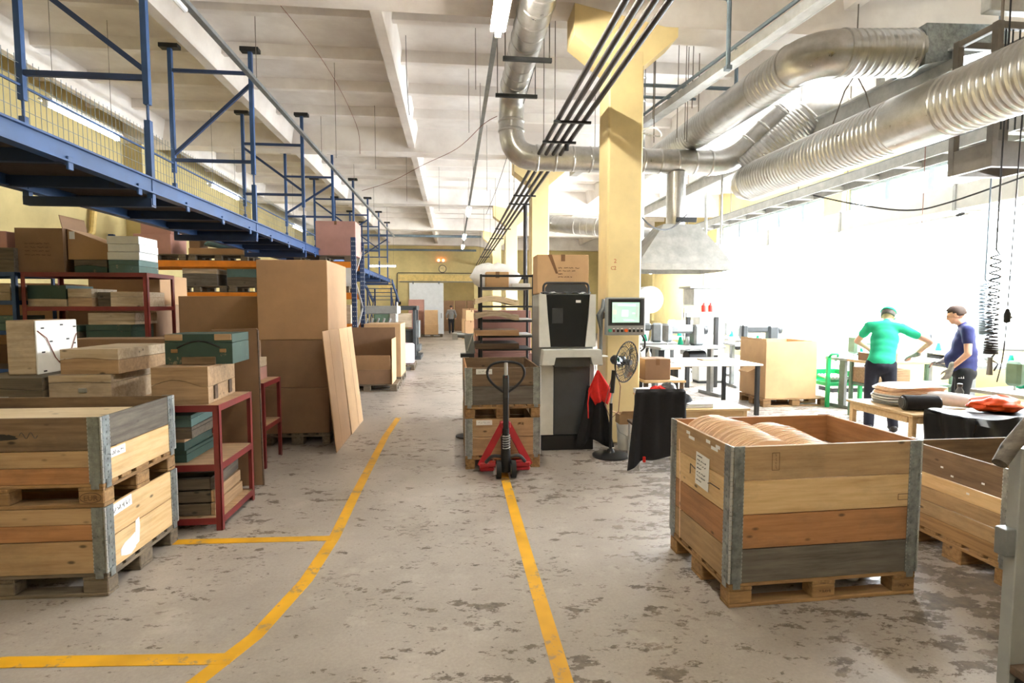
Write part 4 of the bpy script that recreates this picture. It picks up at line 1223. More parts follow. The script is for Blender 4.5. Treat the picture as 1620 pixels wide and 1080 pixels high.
t = thing('brown_panel', 'dark brown panel leaning behind the low red shelf', 'panel', (-1.84, 5.42, 0), 0.0)
piece('board', t, 'cardboard_dark', (0.42, 0.02, 1.52), (-0.24, 0.10, 0.757), (-0.06, -0.03, 0))
piece('edge_strip', t, 'wood_dark', (0.015, 0.022, 1.52), (-0.026, 0.10, 0.75), (-0.06, -0.03, 0))
carton('long low brown carton behind the pale moulds', (-3.2, 5.85, 0.92), (0.95, 0.3, 0.50), 'cardboard_dark', tape=False)
t = bolt_shelf('steel_shelf', 'brown bench hidden behind the moulds', -3.75, -2.3, 5.6, 5.98, (0.4, 0.92,), 'red_paint', 'wood_dark')
t['label'] = 'dark red steel shelf behind the low one carrying the long brown carton'
mold('pink wooden box on the small red shelf', (-2.23, 6.30, 0.921), (0.22, 0.42, 0.24), 'cardboard_pink', 'mold_pale', 0.006, 0, 0.6)
# tall red shelf, top
t = carton('big open brown carton with printed side on the tall red shelf', (-4.84, 7.32, 2.131), (0.52, 0.46, 0.52), 'cardboard_dark', flaps=[('x+', -0.2, 0.16)], open_top=True)
for i in range(4):
    scribble('print_line', t, 'ink_brown', 0.28, 0.012, (-0.16, -0.232, 0.34 - 0.045 * i), (0, 0, 0), 31 + i, 0.003)
t = thing('yellow_carton', 'yellowish slanting carton on the tall red shelf', 'box', (-4.35, 7.34, 2.2915))
MB().prism([(-0.21, 0), (0.24, 0), (0.24, 0.18), (-0.21, 0.36)], -0.2, 0.2).build('body', 'cardboard', t)
MB().bb(-0.19, -0.13, -0.203, -0.2, 0.24, 0.33).build('tape', 'white_film', t)
for i in range(3):
    o = tag(piece('white_box', None, 'white_paint', (0.36, 0.42, 0.092), (-3.93 + 0.008 * (i % 2), 7.32, 2.335 + 0.095 * i)), ['lowest', 'middle', 'topmost'][i] + ' of three white boxes stacked on the tall red shelf', 'box', 'white boxes on the tall red shelf')
mold('long grey-green mould under the yellowish carton', (-4.30, 7.33, 2.131), (0.36, 0.44, 0.155), 'mold_green', 'mold_dark', 0.012, 0, 0.5)
mold('pale teal mould under the white boxes', (-3.93, 7.33, 2.131), (0.34, 0.44, 0.155), 'mold_teal', None, 0.01, 0, 0.6)
# tall red shelf, upper board
mold('green mould with pale base on the upper board of the tall red shelf', (-4.76, 7.30, 1.731), (0.42, 0.5, 0.25), 'mold_pale', 'mold_green', 0.003, 0, 0.35)
mold('whitish square mould in the middle of the tall red shelf upper board', (-4.40, 7.30, 1.731), (0.26, 0.5, 0.21), 'mold_wood', 'mold_pale', 0.003, 0, 0.5)
mold('grey mould beside the whitish square one', (-4.16, 7.34, 1.731), (0.16, 0.45, 0.17), 'mold_dark', None, 0.003, 0, 0.5)
mold('pale pinkish mould at the end of the upper board', (-3.88, 7.30, 1.731), (0.36, 0.5, 0.175), 'mold_pale', None, 0.004, 0, 0.65)
# board below
mold('dark green mould on the fourth board of the tall red shelf', (-4.10, 7.30, 1.331), (0.50, 0.5, 0.18), 'mold_green', None, 0.004, 0, 0.6)
mold('pale flat mould on the dark green one in the tall red shelf', (-4.06, 7.30, 1.514), (0.52, 0.5, 0.14), 'mold_pale', None, 0.004, 0, 0.3)
mold('dark mould at the open end of the fourth board of the tall red shelf', (-4.68, 7.30, 1.331), (0.5, 0.5, 0.17), 'mold_dark', 'mold_green', 0.004, 0, 0.6)
# blue shelf
carton('pinkish carton on top of the blue shelf', (-5.45, 7.35, 2.131), (0.5, 0.5, 0.48), 'cardboard_pink', tape=False)
mold('grey mould on top of the blue shelf beside the brown carton', (-5.16, 7.22, 2.131), (0.17, 0.4, 0.28), 'mold_dark', None, 0.004, 0, 0.5)
mold('pale mould on the upper board of the blue shelf', (-5.38, 7.3, 1.801), (0.45, 0.5, 0.19), 'mold_pale', None, 0.004, 0, 0.5)
mold('teal mould on the lower board of the blue shelf', (-5.36, 7.3, 1.451), (0.45, 0.5, 0.17), 'mold_teal', None, 0.004, 0, 0.5)
# moulds on the floor level behind the front crates
mold('greenish mould lying low between the shelves', (-3.30, 6.35, 0.93), (0.62, 0.45, 0.36), 'mold_green', 'mold_dark', 0.01, 0, 0.5)
mold('pale grey mould lying between the shelves beside the green one', (-2.85, 6.95, 1.0), (0.70, 0.4, 0.30), 'mold_pale', 'mold_wood', 0.006, 0, 0.6)
bolt_shelf('steel_shelf', 'dark steel shelf under the greenish mould', -3.62, -2.95, 6.1, 6.65, (0.45, 0.93,), 'red_paint', 'wood_dark')
bolt_shelf('steel_shelf', 'dark steel shelf under the pale grey mould', -3.3, -2.45, 6.72, 7.2, (0.45, 1.0,), 'red_paint', 'wood_dark')

# ================================================================ pallet rack
def rack(label, RX, RY, H, levels, loads=True):
    t = thing('pallet_rack', label, 'rack', (0, 0, 0))
    for x in RX:
        for y in RY:
            MB().bb(x - 0.05, x + 0.05, y - 0.035, y + 0.035, 0, H).build('upright', 'blue_dark', t)
            hm = MB()
            for k in range(int(H / 0.1) - 1):
                for s in (-0.02, 0.02):
                    hm.bb(x + s - 0.006, x + s + 0.006, y - 0.0362, y - 0.034, 0.10 + 0.1 * k, 0.125 + 0.1 * k)
                    hm.bb(x + 0.0495, x + 0.0512, y + s - 0.006, y + s + 0.006, 0.10 + 0.1 * k, 0.125 + 0.1 * k)
            hm.build('punched_holes', 'steel_light', t)
            piece('foot_plate', t, 'blue_dark', (0.14, 0.12, 0.008), (x, y, 0.004))
        zz = 0.4; s = 0
        while zz < H - 0.7:
            a, b_ = (RY[0], RY[1]) if s else (RY[1], RY[0])
            MB().bar((x, a, zz), (x, b_, zz + 0.65), 0.035, 0.03).build('frame_brace', 'steel_light', t)
            zz += 0.65; s = 1 - s
    for z in levels:
        for y in (RY[0] - 0.012, RY[1] + 0.012):
            span('load_beam', t, 'orange_paint', RX[0] + 0.051, RX[1] - 0.051, y - 0.025, y + 0.025, z - 0.13, z)
        for k in range(5):
            x = RX[0] + (RX[1] - RX[0]) * (k + 0.5) / 5
            span('support_bar', t, 'steel_grey', x - 0.03, x + 0.03, RY[0] + 0.016, RY[1] - 0.016, z - 0.04, z - 0.001)
    return t
t = rack('orange and dark blue pallet rack behind the cartons', (-6.95, -2.12), (12.2, 13.3), 3.2, (1.34, 2.02, 2.68))
s = piece('load_sign', t, 'paper', (0.2, 0.004, 0.07), (-2.75, 12.158, 2.61), b=0.001)
scribble('sign_text', s, 'ink', 0.15, 0.03, (-0.075, -0.0028, 0), (0, 0, 0), 55, 0.004)
def rack_pallet(label, x, z, g_='pallets in the orange rack'):
    return pallet(label, (x, 12.35, z), 0, 'pallet_grey', g_)
rack_pallet('pallet on the rack top under the pinkish stacked cartons', -6.80, 2.681)
rack_pallet('pallet on the rack top under the flat cartons and blue bag', -5.55, 2.681)
rack_pallet('pallet on the rack top under the big red-brown carton', -3.40, 2.681)
rack_pallet('pallet on the rack middle level under grey moulds', -6.0, 2.021)
rack_pallet('second pallet on the rack middle level beside the grey moulds', -4.75, 2.021)
rack_pallet('third pallet on the rack middle level behind the tall carton', -3.45, 2.021)
carton('pinkish brown carton stack on the rack top, lower one', (-6.28, 12.75, 2.827), (0.74, 0.7, 0.42), 'cardboard_pink', tape=False)
carton('smaller pinkish carton on the rack top under the lamps', (-6.22, 12.75, 3.249), (0.60, 0.6, 0.36), 'cardboard_pink', tape=False)
carton('flat brown carton on the rack top beneath the blue bag', (-5.0, 12.72, 2.827), (1.1, 0.7, 0.13), 'cardboard', tape=False)
t = thing('plastic_bag', 'blue-grey plastic bag lying on the rack top between flat cartons', 'bag', (-4.85, 12.6, 2.959))
mb = MB(); mb.ell((0, 0, 0.11), (0.46, 0.30, 0.11), 18, 10)
mb.v = [(x + 0.02 * math.sin(9 * y), y + 0.02 * math.sin(11 * x), max(0.001, z + 0.014 * math.sin(17 * x + 5 * y))) for x, y, z in mb.v]
mb.build('bag_body', 'blue_bag', t, smooth=True)
carton('small dark carton under the flat one on the rack', (-5.48, 12.7, 2.959), (0.22, 0.4, 0.24), 'cardboard_dark', tape=False)
carton('flat brown carton resting above the blue bag on the rack', (-5.4, 12.7, 3.20), (0.62, 0.5, 0.12), 'cardboard', tape=False)
carton('big red-brown carton with pale side standing on the rack top', (-2.52, 12.72, 2.827), (0.84, 0.7, 0.74), 'cardboard_pink', tape=True)
mold('grey wooden mould on the rack middle level', (-5.35, 12.7, 2.167), (0.70, 0.6, 0.36), 'wood_grey', 'mold_pale', 0.004, 0, 0.7)
mold('blue-grey mould on the rack middle level behind the tall carton', (-4.45, 12.7, 2.167), (0.70, 0.6, 0.36), 'mold_dark', 'mold_teal', 0.004, 0, 0.5)
mold('dark wooden mould at the hidden end of the rack middle level', (-3.0, 12.7, 2.167), (0.60, 0.6, 0.30), 'mold_dark', 'mold_wood', 0.004, 0, 0.5)
carton('white carton seen through the end of the rack', (-2.42, 12.75, 2.167), (0.4, 0.5, 0.42), 'white_paint', tape=False)
carton('pale carton on the low level at the rack end', (-2.5, 12.75, 1.341), (0.5, 0.5, 0.42), 'mold_pale', tape=False)
for i in range(5):
    carton(['first', 'second', 'third', 'fourth', 'fifth'][i] + ' large brown carton from the wall in the row under the rack', (-6.45 + 0.98 * i, 12.75, 0), (0.9, 0.9, 1.15 if i % 2 else 1.0), 'cardboard_dark' if i % 2 else 'cardboard', tape=False, group='large cartons under the rack')
# cartons stored behind the tall shelves
for i, (x, z, sx, sz, m, lb) in enumerate(((-6.0, 0, 1.1, 1.2, 'cardboard_dark', 'wide dark carton on the floor behind the blue shelf'), (-6.0, 1.201, 1.0, 0.85, 'cardboard', 'brown carton stacked behind the blue shelf'),
                                         (-4.75, 0, 1.2, 1.3, 'cardboard', 'wide brown carton on the floor behind the tall red shelf'), (-4.80, 1.301, 1.15, 0.45, 'cardboard_dark', 'dark carton in the middle of the stack behind the tall red shelf'), (-4.62, 1.753, 0.95, 0.42, 'cardboard', 'topmost brown carton seen through the tall red shelf'))):
    carton(lb, (x, 8.75, z), (sx, 0.8, sz), m, tape=False)

o = MB(); o.ell((0, 0, 0), (0.06, 0.05, 0.04), 14, 10)
o.v = [(x * (1 + 0.18 * math.sin(31 * y + 17 * z)), y * (1 + 0.18 * math.sin(29 * x)), z * (1 + 0.15 * math.sin(37 * x + 11 * y)) + 0.042) for x, y, z in o.v]
tag(o.build('crumpled_film', 'white_film', loc=crate_local(0.93, -0.02 + 0.22, 0.0)), 'crumpled white film ball under the pallet of the big crate', 'film')

# ================================================================ pallet jack, cabinet, fan, cart
t = thing('pallet_jack', 'red hand pallet jack with black loop handle pushed under the crate stack', 'pallet jack', (0.52, 5.50, 0))
for s in (-1, 1):
    MB().cham((s * 0.185, 0.62, 0.062), (0.15, 1.15, 0.045), 0.012).build('fork', 'jack_red', t)
    MB().bar((s * 0.02, 0.02, 0.54), (s * 0.25, 0.06, 0.10), 0.05, 0.07).build('side_arm', 'jack_red', t)
    w = MB().tube([(s * 0.075 - 0.024, -0.05, 0.09), (s * 0.075 + 0.024, -0.05, 0.09)], 0.09, 20).build('steer_wheel', 'rubber', t, smooth=True)
    MB().tube([(s * 0.075 - 0.027, -0.05, 0.09), (s * 0.075 + 0.027, -0.05, 0.09)], 0.055, 16).build('wheel_hub', 'steel_light', w, smooth=True)
    MB().tube([(s * 0.185 - 0.04, 1.1, 0.042), (s * 0.185 + 0.04, 1.1, 0.042)], 0.04, 12).build('load_roller', 'rubber', t)
    MB().tube(filleted([(s * 0.03, -0.02, 0.21), (s * 0.14, -0.04, 0.23), (s * 0.20, 0.0, 0.15)], 0.04, 4), 0.018, 8).build('fender', 'steel_dark', t, smooth=True)
MB().cham((0, 0.06, 0.115), (0.52, 0.09, 0.05), 0.01).build('base_bar', 'jack_red', t)
MB().cham((0, 0.03, 0.53), (0.11, 0.08, 0.07), 0.012).build('apex_block', 'jack_red', t)
mb = MB(); mb.tube([(0, -0.03, 0.06), (0, -0.03, 0.42)], 0.05, 14); mb.tube([(0, -0.03, 0.42), (0, -0.03, 0.50)], 0.035, 12)
pump = mb.build('pump', 'black_metal', t, smooth=True)
sp = [(0.036 * math.cos(k * 0.9), -0.03 + 0.036 * math.sin(k * 0.9) - 0.055, 0.30 + 0.0035 * k) for k in range(44)]
MB().tube(sp, 0.006, 5).build('spring', 'steel_light', pump, smooth=True)
MB().cham((0, -0.04, 0.62), (0.055, 0.04, 0.42), 0.008).build('handle_stem', 'black_metal', t)
MB().cham((0, -0.045, 0.93), (0.06, 0.05, 0.24), 0.01).build('handle_upper', 'steel_dark', t)
lp = [(0.0, -0.05, 0.86), (0.09, -0.05, 0.92), (0.175, -0.05, 1.0), (0.195, -0.05, 1.08), (0.16, -0.05, 1.155), (0.06, -0.05, 1.18), (0, -0.05, 1.18)]
full = lp + [(-x, y, z) for x, y, z in lp[::-1][1:]]
P = []
for i in range(len(full) - 1):
    a, b = Vector(full[i]), Vector(full[i + 1])
    for k in range(3):
        P.append((a.lerp(b, k / 3))[:])
P.append(full[-1])
for _ in range(3):
    P = [P[0]] + [tuple((P[i - 1][j] + 2 * P[i][j] + P[i + 1][j]) / 4 for j in range(3)) for i in range(1, len(P) - 1)] + [P[-1]]
MB().tube(P, 0.013, 8).build('handle_loop', 'black_metal', t, smooth=True)
lv = MB().cham((0, -0.055, 1.09), (0.035, 0.02, 0.17), 0.006).build('release_lever', 'steel_light', t)
piece('lever_mark', lv, 'red_mark', (0.02, 0.004, 0.02), (0, -0.068, 1.03), b=0.001)

# ---- tall grey machine cabinet
t = thing('machine_cabinet', 'tall pale grey machine cabinet with dark glass door beside the crates', 'machine', (1.02, 6.45, 0))
span('body', t, 'machine_grey', 0, 0.66, 0.02, 0.62, 0.18, 1.88, b=0.015)
span('plinth', t, 'black_plastic', 0.03, 0.66, 0.0, 0.6, 0.0, 0.18)
MB().prism([(0.07, 1.87), (0.60, 1.87), (0.545, 1.25), (0.125, 1.25)], -0.012, 0.03).build('glass_door', 'smoked_glass', t)
MB().prism([(-0.01, 1.875), (0.07, 1.875), (0.09, 1.62), (0.125, 1.25), (-0.01, 1.25)], -0.03, 0.03).build('door_side', 'machine_white', t)
MB().prism([(0.60, 1.875), (0.67, 1.875), (0.67, 1.25), (0.545, 1.25), (0.585, 1.62)], -0.03, 0.03).build('door_side', 'machine_white', t)
piece('door_sticker', t, 'paper', (0.06, 0.002, 0.03), (0.46, -0.0135, 1.79), b=0.0005)
piece('notice_sheet', t, 'steel_dark', (0.13, 0.002, 0.18), (0.21, -0.0135, 1.62), b=0.0005)
tr = MB().prism([(0.02, 1.225), (0.70, 1.225), (0.72, 1.05), (0.60, 1.05), (0.575, 1.14), (0.16, 1.14), (0.14, 1.05), (0.0, 1.05)], -0.19, 0.02).build('tray', 'machine_white', t)
span('tray_recess', t, 'machine_dark', 0.15, 0.585, -0.12, 0.02, 1.02, 1.14)
span('front_panel', t, 'machine_dark', 0.17, 0.60, -0.01, 0.03, 0.19, 1.02)
span('side_strip', t, 'machine_white', 0.0, 0.165, -0.012, 0.03, 0.19, 1.04)
span('side_strip', t, 'machine_grey', 0.605, 0.66, -0.012, 0.03, 0.19, 1.04)
span('shelf_ledge', t, 'white_paint', 0.66, 0.84, 0.02, 0.2, 1.12, 1.135)
MB().tube(filleted([(0.05, 0.05, 1.88), (0.05, 0.05, 2.01), (0.60, 0.05, 2.01), (0.60, 0.05, 1.88)], 0.06, 5), 0.014, 8).build('hoop', 'steel_dark', t, smooth=True)
MB().prism([(0.07, 1.895), (0.58, 1.895), (0.58, 1.95), (0.55, 1.995), (0.10, 1.995), (0.07, 1.95)], 0.045, 0.055).build('hoop_panel', 'machine_dark', t)
tag(MB().ell((0, 0, 0), (0.034, 0.055, 0.018), 14, 8).build('computer_mouse', 'black_plastic', loc=(1.78, 6.55, 1.153), smooth=True), 'black computer mouse on the ledge beside the machine', 'mouse')
t = thing('plastic_sheet', 'crumpled white film on top of the machine cabinet', 'film', (1.35, 6.56, 1.881))
mb = MB(); nx, ny = 16, 6; vs = []; fs = []
for j in range(ny + 1):
    for i in range(nx + 1):
        vs.append((-0.30 + 0.6 * i / nx, -0.10 + 0.2 * j / ny, 0.012 + 0.010 * math.sin(i * 1.9 + j) + 0.008 * math.cos(j * 2.3 - i * 0.7)))
for j in range(ny):
    for i in range(nx):
        a = j * (nx + 1) + i; fs.append((a, a + 1, a + nx + 2, a + nx + 1))
mb.add(vs, fs); mb.build('film', 'white_film', t, smooth=True)
cb = carton('brown carton with printed lines and a torn tape streak on top of the machine', (1.34, 6.85, 1.881), (0.64, 0.36, 0.48), 'cardboard_pale', tape=True)
for i, w in enumerate((0.26, 0.21, 0.05, 0.17)):
    scribble('print_line', cb, 'ink_brown', w, 0.012, (-0.06, -0.181, 0.32 - 0.037 * i), (0, 0, 0), 40 + i, 0.0035)
MB().prism([(-0.19, 0.48), (-0.14, 0.48), (-0.06, 0.25), (-0.09, 0.25)], -0.1815, -0.1802).build('tape_streak', 'cardboard_edge', cb)
# ---- control panel on the column
t = thing('operator_console', 'grey control panel with green lit screen on the yellow column', 'control panel', (1.845, 6.50, 1.38))
span('housing', t, 'machine_grey', 0, 0.485, 0.0, 0.10, 0.0, 0.46, b=0.01)
span('back_bracket', t, 'steel_dark', 0.1, 0.38, 0.10, 0.198, 0.12, 0.34)
span('face_plate', t, 'machine_dark', 0.02, 0.465, -0.004, 0.004, 0.12, 0.445, b=0.002)
span('bezel', t, 'black_plastic', 0.045, 0.425, -0.010, -0.003, 0.135, 0.43, b=0.002)
sc = span('screen', t, 'screen_glow', 0.065, 0.405, -0.013, -0.008, 0.155, 0.40, b=0.001)
for i, (x0, x1, z0, z1, m) in enumerate(((-0.05, 0.03, -0.05, 0.03, 'screen_white'), (-0.10, 0.12, 0.075, 0.10, 'screen_white'), (-0.16, -0.12, -0.02, 0.03, 'screen_yellow'), (-0.15, -0.13, -0.08, -0.05, 'screen_dark'), (-0.15, -0.13, 0.05, 0.09, 'screen_dark'),
                                      (0.125, 0.15, -0.06, 0.07, 'screen_dark'), (0.08, 0.115, -0.02, 0.0, 'screen_white'), (-0.03, 0.10, -0.105, -0.085, 'screen_white'), (-0.14, 0.15, -0.118, -0.112, 'screen_dark'))):
    span('screen_field', sc, m, x0, x1, -0.004, -0.0026, z0, z1, b=0.0004)
for i in range(9):
    m = {0: 'button_green', 1: 'red_paint', 4: 'button_orange'}.get(i, 'black_plastic')
    bx = 0.04 + 0.05 * i
    if i in (0, 4):
        MB().tube([(bx, 0.0, 0.06), (bx, -0.025, 0.06)], 0.02, 12).build('button', m, t, smooth=True)
    else:
        piece('button', t, m, (0.026, 0.012, 0.03), (bx, -0.006, 0.055))
        piece('button_tag', t, 'paper', (0.026, 0.004, 0.01), (bx, -0.002, 0.082), b=0.001)
MB().tube(filleted([(0.46, 0.05, 0.0), (0.50, 0.05, -0.06), (0.50, 0.05, -0.16), (0.45, 0.05, -0.20)], 0.03, 4), 0.012, 8).build('cable_tail', 'cable_black', t, smooth=True)
t = thing('cable_conduit', 'grey dusty air fitting and hose on the column beside the panel', 'fitting', (1.82, 6.66, 1.0))
MB().tube([(0, 0, 0.0), (0, 0, 0.45), (-0.02, 0, 0.62), (0.02, 0, 0.70), (0.03, 0, 0.82)], [0.022, 0.022, 0.045, 0.03, 0.02], 8).build('hose', 'steel_grey', t, smooth=True)
MB().tube([(0, -0.03, 0.62), (0, 0.03, 0.62)], 0.05, 10).build('valve', 'pallet_grey', t, smooth=True)
# ---- pedestal fan
t = thing('pedestal_fan', 'black pedestal fan with clear blades in front of the yellow column', 'fan', (1.80, 6.12, 0))
MB().lathe([(0.21, 0), (0.21, 0.02), (0.18, 0.035), (0.05, 0.05), (0.03, 0.09)], 28).build('base', 'black_plastic', t, smooth=True)
MB().tube([(0, 0, 0.05), (0, 0, 0.62)], 0.018, 10).build('pole', 'black_plastic', t, smooth=True)
MB().tube([(0, 0, 0.62), (0.02, 0, 0.80)], 0.011, 8).build('inner_pole', 'steel_light', t, smooth=True)
MB().tube([(0.01, 0, 0.74), (0.03, 0, 1.0)], 0.026, 10).build('neck', 'black_plastic', t, smooth=True)
ax = Vector((0.66, -0.74, -0.10)).normalized()
hub = Vector((0.16, -0.05, 1.10))
MB().tube([(hub - ax * 0.20)[:], (hub - ax * 0.17)[:], (hub - ax * 0.04)[:], (hub - ax * 0.02)[:]], [0.03, 0.055, 0.06, 0.03], 14).build('motor', 'black_plastic', t, smooth=True)
u = ax.cross(Vector((0, 0, 1))).normalized(); w = ax.cross(u).normalized()
gd = MB()
for off, rr in ((-0.045, 0.10), (-0.05, 0.17), (0.0, 0.235), (0.05, 0.17), (0.055, 0.10), (0.06, 0.05)):
    gd.tube([(hub + ax * off + (u * math.cos(2 * PI * k / 28) + w * math.sin(2 * PI * k / 28)) * rr)[:] for k in range(29)], 0.004 if rr < 0.2 else 0.008, 5, caps=False)
for k in range(32):
    a = 2 * PI * k / 32
    d = u * math.cos(a) + w * math.sin(a)
    for sg in (-1, 1):
        gd.tube([(hub + ax * sg * 0.055 + d * 0.05)[:], (hub + ax * sg * 0.05 + d * 0.16)[:], (hub + d * 0.235)[:]], 0.0022, 3, caps=False)
gd.build('guard', 'black_plastic', t)
for k in range(3):
    a0_ = 2 * PI * k / 3
    vs = []
    for j, rr in enumerate((0.03, 0.09, 0.15, 0.205)):
        for i, da in enumerate((-0.55, -0.2, 0.2, 0.55)):
            f = da * (0.8 if j else 0.5); d = u * math.cos(a0_ + f) + w * math.sin(a0_ + f)
            vs.append((hub + d * rr + ax * (0.02 * da * 1.6))[:])
    fs = [(j * 4 + i, j * 4 + i + 1, j * 4 + i + 5, j * 4 + i + 4) for j in range(3) for i in range(3)]
    MB().add(vs, fs).build('blade', 'fan_blade_plastic', t, smooth=True)
MB().tube([(hub - ax * 0.02)[:], (hub + ax * 0.06)[:]], 0.035, 12).build('hub', 'black_plastic', t, smooth=True)
MB().tube([(0.0, 0.0, 0.9), (-0.06, 0.05, 0.6), (0.02, 0.08, 0.42), (0.12, 0.1, 0.5), (0.14, 0.1, 0.8), (0.05, 0.02, 1.0)], 0.005, 5).build('power_cord', 'cable_red', t, smooth=True)
# ---- cloths
def cloth(mb, w, h, nx, ny, fn):
    """double-sided sheet: fn(u, v) -> point"""
    k0 = len(mb.v); vs = []; fs = []
    for j in range(ny + 1):
        for i in range(nx + 1):
            vs.append(fn(i / nx, j / ny))
    for j in range(ny):
        for i in range(nx):
            a = j * (nx + 1) + i; fs.append((a, a + 1, a + nx + 2, a + nx + 1))
    return mb.add(vs, fs)
def thicken(o, th=0.006):
    m = o.modifiers.new('thickness', 'SOLIDIFY'); m.thickness = th; m.offset = 0
    return o
t = thing('work_apron', 'black and red work apron hanging from the side of the machine', 'apron', (1.66, 6.30, 0))
def fa(u, v):
    w = 0.13 + 0.10 * v
    x = (u - 0.5) * 2 * w * (0.75 + 0.25 * v); z = 0.80 - 0.70 * v - 0.05 * math.cos(u * 7) * v
    y = 0.03 * math.sin(u * 15 + v * 2) * (0.3 + v) + 0.02 * v
    return (x, y, z)
thicken(cloth(MB(), 1, 1, 18, 14, fa).build('apron_skirt', 'black_cloth', t, smooth=True))
def fr(u, v):
    w = 0.02 + 0.28 * min(1, v * 1.6) - 0.20 * max(0, v - 0.62) * 2
    x = (u - 0.5) * w + 0.02 + 0.05 * v; z = 0.985 - 0.36 * v - 0.10 * abs(u - 0.5) * v
    y = -0.035 + 0.022 * math.sin(u * 13) * v
    return (x, y, z)
thicken(cloth(MB(), 1, 1, 16, 12, fr).build('red_bib', 'red_cloth', t, smooth=True))
MB().tube([(-0.08, -0.04, 0.78), (-0.10, -0.05, 0.6), (-0.09, -0.04, 0.42)], 0.008, 5).build('red_strap', 'red_cloth', t, smooth=True)
MB().tube([(0, -0.02, 0.98), (0, 0.0, 1.03), (0, 0.06, 1.06)], 0.006, 5).build('loop', 'cable_white', t, smooth=True)
# chair with black cloth
t = thing('work_chair', 'metal chair under a black cloth beside the fan', 'chair', (2.15, 5.62, 0), -0.06)
span('seat', t, 'wood_dark', -0.22, 0.22, -0.06, 0.36, 0.43, 0.46)
for x in (-0.2, 0.2):
    MB().tube([(x, -0.08, 0.0), (x, -0.05, 0.44), (x, -0.10, 0.86)], 0.012, 8).build('leg', 'steel_light', t, smooth=True)
    MB().tube([(x, 0.36, 0.0), (x, 0.33, 0.44)], 0.012, 8).build('leg', 'steel_light', t, smooth=True)
span('backrest', t, 'wood_dark', -0.21, 0.21, -0.11, -0.09, 0.62, 0.86)
t = thing('black_jacket', 'black cloth draped over the chair back beside the fan', 'cloth', (2.15, 5.62, 0), -0.06)
def fb(u, v):
    s = v * 2.0
    w = 0.25 + 0.05 * min(1, s) if s < 1.45 else 0.27
    if s < 1.45:    # front drop
        q = s / 1.45
        z = 0.12 + 0.755 * q + (0.10 * (u - 0.2) ** 2 - 0.10 * u * 0.5 + 0.08 * u) * (1 - q)
        if u < 0.25: z -= 0.10 * (1 - q) * (0.25 - u) * 4
        y = -0.135 - 0.06 * (1 - q) * (0.6 + 0.4 * math.sin(u * 16)) - 0.012 * math.sin(u * 21)
        x = (u - 0.5) * 2 * (0.26 + 0.05 * (1 - q)) - 0.04 * (1 - q)
    else:
        q = (s - 1.45) / 0.55
        z = 0.875 - 0.36 * q
        y = -0.115 + 0.05 * min(1, q * 5) + 0.03 * q
        x = (u - 0.5) * 2 * 0.25
    return (x, y, z)
thicken(cloth(MB(), 1, 1, 22, 26, fb).build('cloth', 'black_cloth', t, smooth=True), 0.008)
piece('red_tag', t, 'red_cloth', (0.03, 0.02, 0.06), (-0.17, -0.16, 0.14))
# low table beside it with bags
def table(name, label, x0, x1, y0, y1, z, top, legm, th=0.03, leg=0.04, apron=None, shelf=None):
    t = thing(name, label, 'table', (x0, y0, 0))
    X, Y = x1 - x0, y1 - y0
    span('table_top', t, top, 0, X, 0, Y, z - th, z, b=0.004)
    for x in (leg, X - leg):
        for y in (leg, Y - leg):
            piece('leg', t, legm, (leg, leg, z - th), (x, y, (z - th) / 2))
    if apron:
        for y in (leg * 0.6, Y - leg * 0.6):
            span('apron_rail', t, apron, leg * 1.6, X - leg * 1.6, y - 0.01, y + 0.01, z - th - 0.07, z - th)
        for x in (leg * 0.6, X - leg * 0.6):
            span('apron_rail', t, apron, x - 0.01, x + 0.01, leg * 1.6, Y - leg * 1.6, z - th - 0.07, z - th)
    return t
table('low_table', 'low pale wooden table behind the big crate beside the black cloth', 2.45, 3.40, 5.95, 6.5, 0.56, 'table_wood', 'table_wood', 0.03, 0.05, 'table_wood')
t = thing('fabric_pile', 'folded grey cloth pile on the low pale table', 'cloth', (2.82, 6.12, 0.561))
for k in range(3):
    piece('fold', t, 'white_film', (0.34 - 0.02 * k, 0.2, 0.016), (0.01 * k, 0, 0.008 + 0.0165 * k), b=0.006)
def lump(name, label, cat, loc, r, mat, seed=0, amp=0.10, nu=20, nv=12, flat=True, freq=9):
    rn = random.Random(seed); ph = [rn.uniform(0, 6) for _ in range(6)]
    mb = MB(); mb.ell((0, 0, 0), r, nu, nv)
    out = []
    for x, y, z in mb.v:
        a = math.atan2(y / r[1], x / r[0]); e = z / r[2]
        k = 1 + amp * (math.sin(a * 3 + ph[0] + e * 2) + 0.7 * math.sin(a * 7 + ph[1] - e * 5) + 0.5 * math.sin(freq * e + a * 2 + ph[2]))
        out.append((x * k, y * k, max(-r[2] * 0.8, z * k) if flat else z * k))
    mb.v = [(x, y, z + r[2] * 0.8) for x, y, z in out]
    return tag(mb.build(name, mat, loc=loc, smooth=True), label, cat)
lump('black_bag', 'round black bag on the low pale table', 'bag', (2.66, 6.2, 0.561), (0.13, 0.12, 0.085), 'black_cloth', 3, 0.06)
t = table('side_table', 'small wooden stand beside the yellow column with a brown carton on it', 2.40, 2.95, 6.70, 7.2, 0.79, 'table_wood', 'wood_dark', 0.03, 0.04)
carton('brown carton on the small stand beside the column', (2.60, 6.92, 0.791), (0.34, 0.3, 0.27), 'cardboard_dark', tape=True, flaps=None)
table('side_table', 'narrow table carrying red and black cloths behind the black cloth', 2.15, 2.62, 6.0, 6.4, 0.70, 'table_wood', 'steel_dark', 0.025, 0.03)
lump('red_cloth', 'crumpled red cloth on the narrow table', 'cloth', (2.36, 6.12, 0.701), (0.10, 0.08, 0.06), 'red_cloth', 5, 0.12)
lump('grey_cap', 'dark grey cloth cap beside the red cloth', 'cloth', (2.50, 6.15, 0.701), (0.09, 0.09, 0.08), 'machine_dark', 6, 0.10)
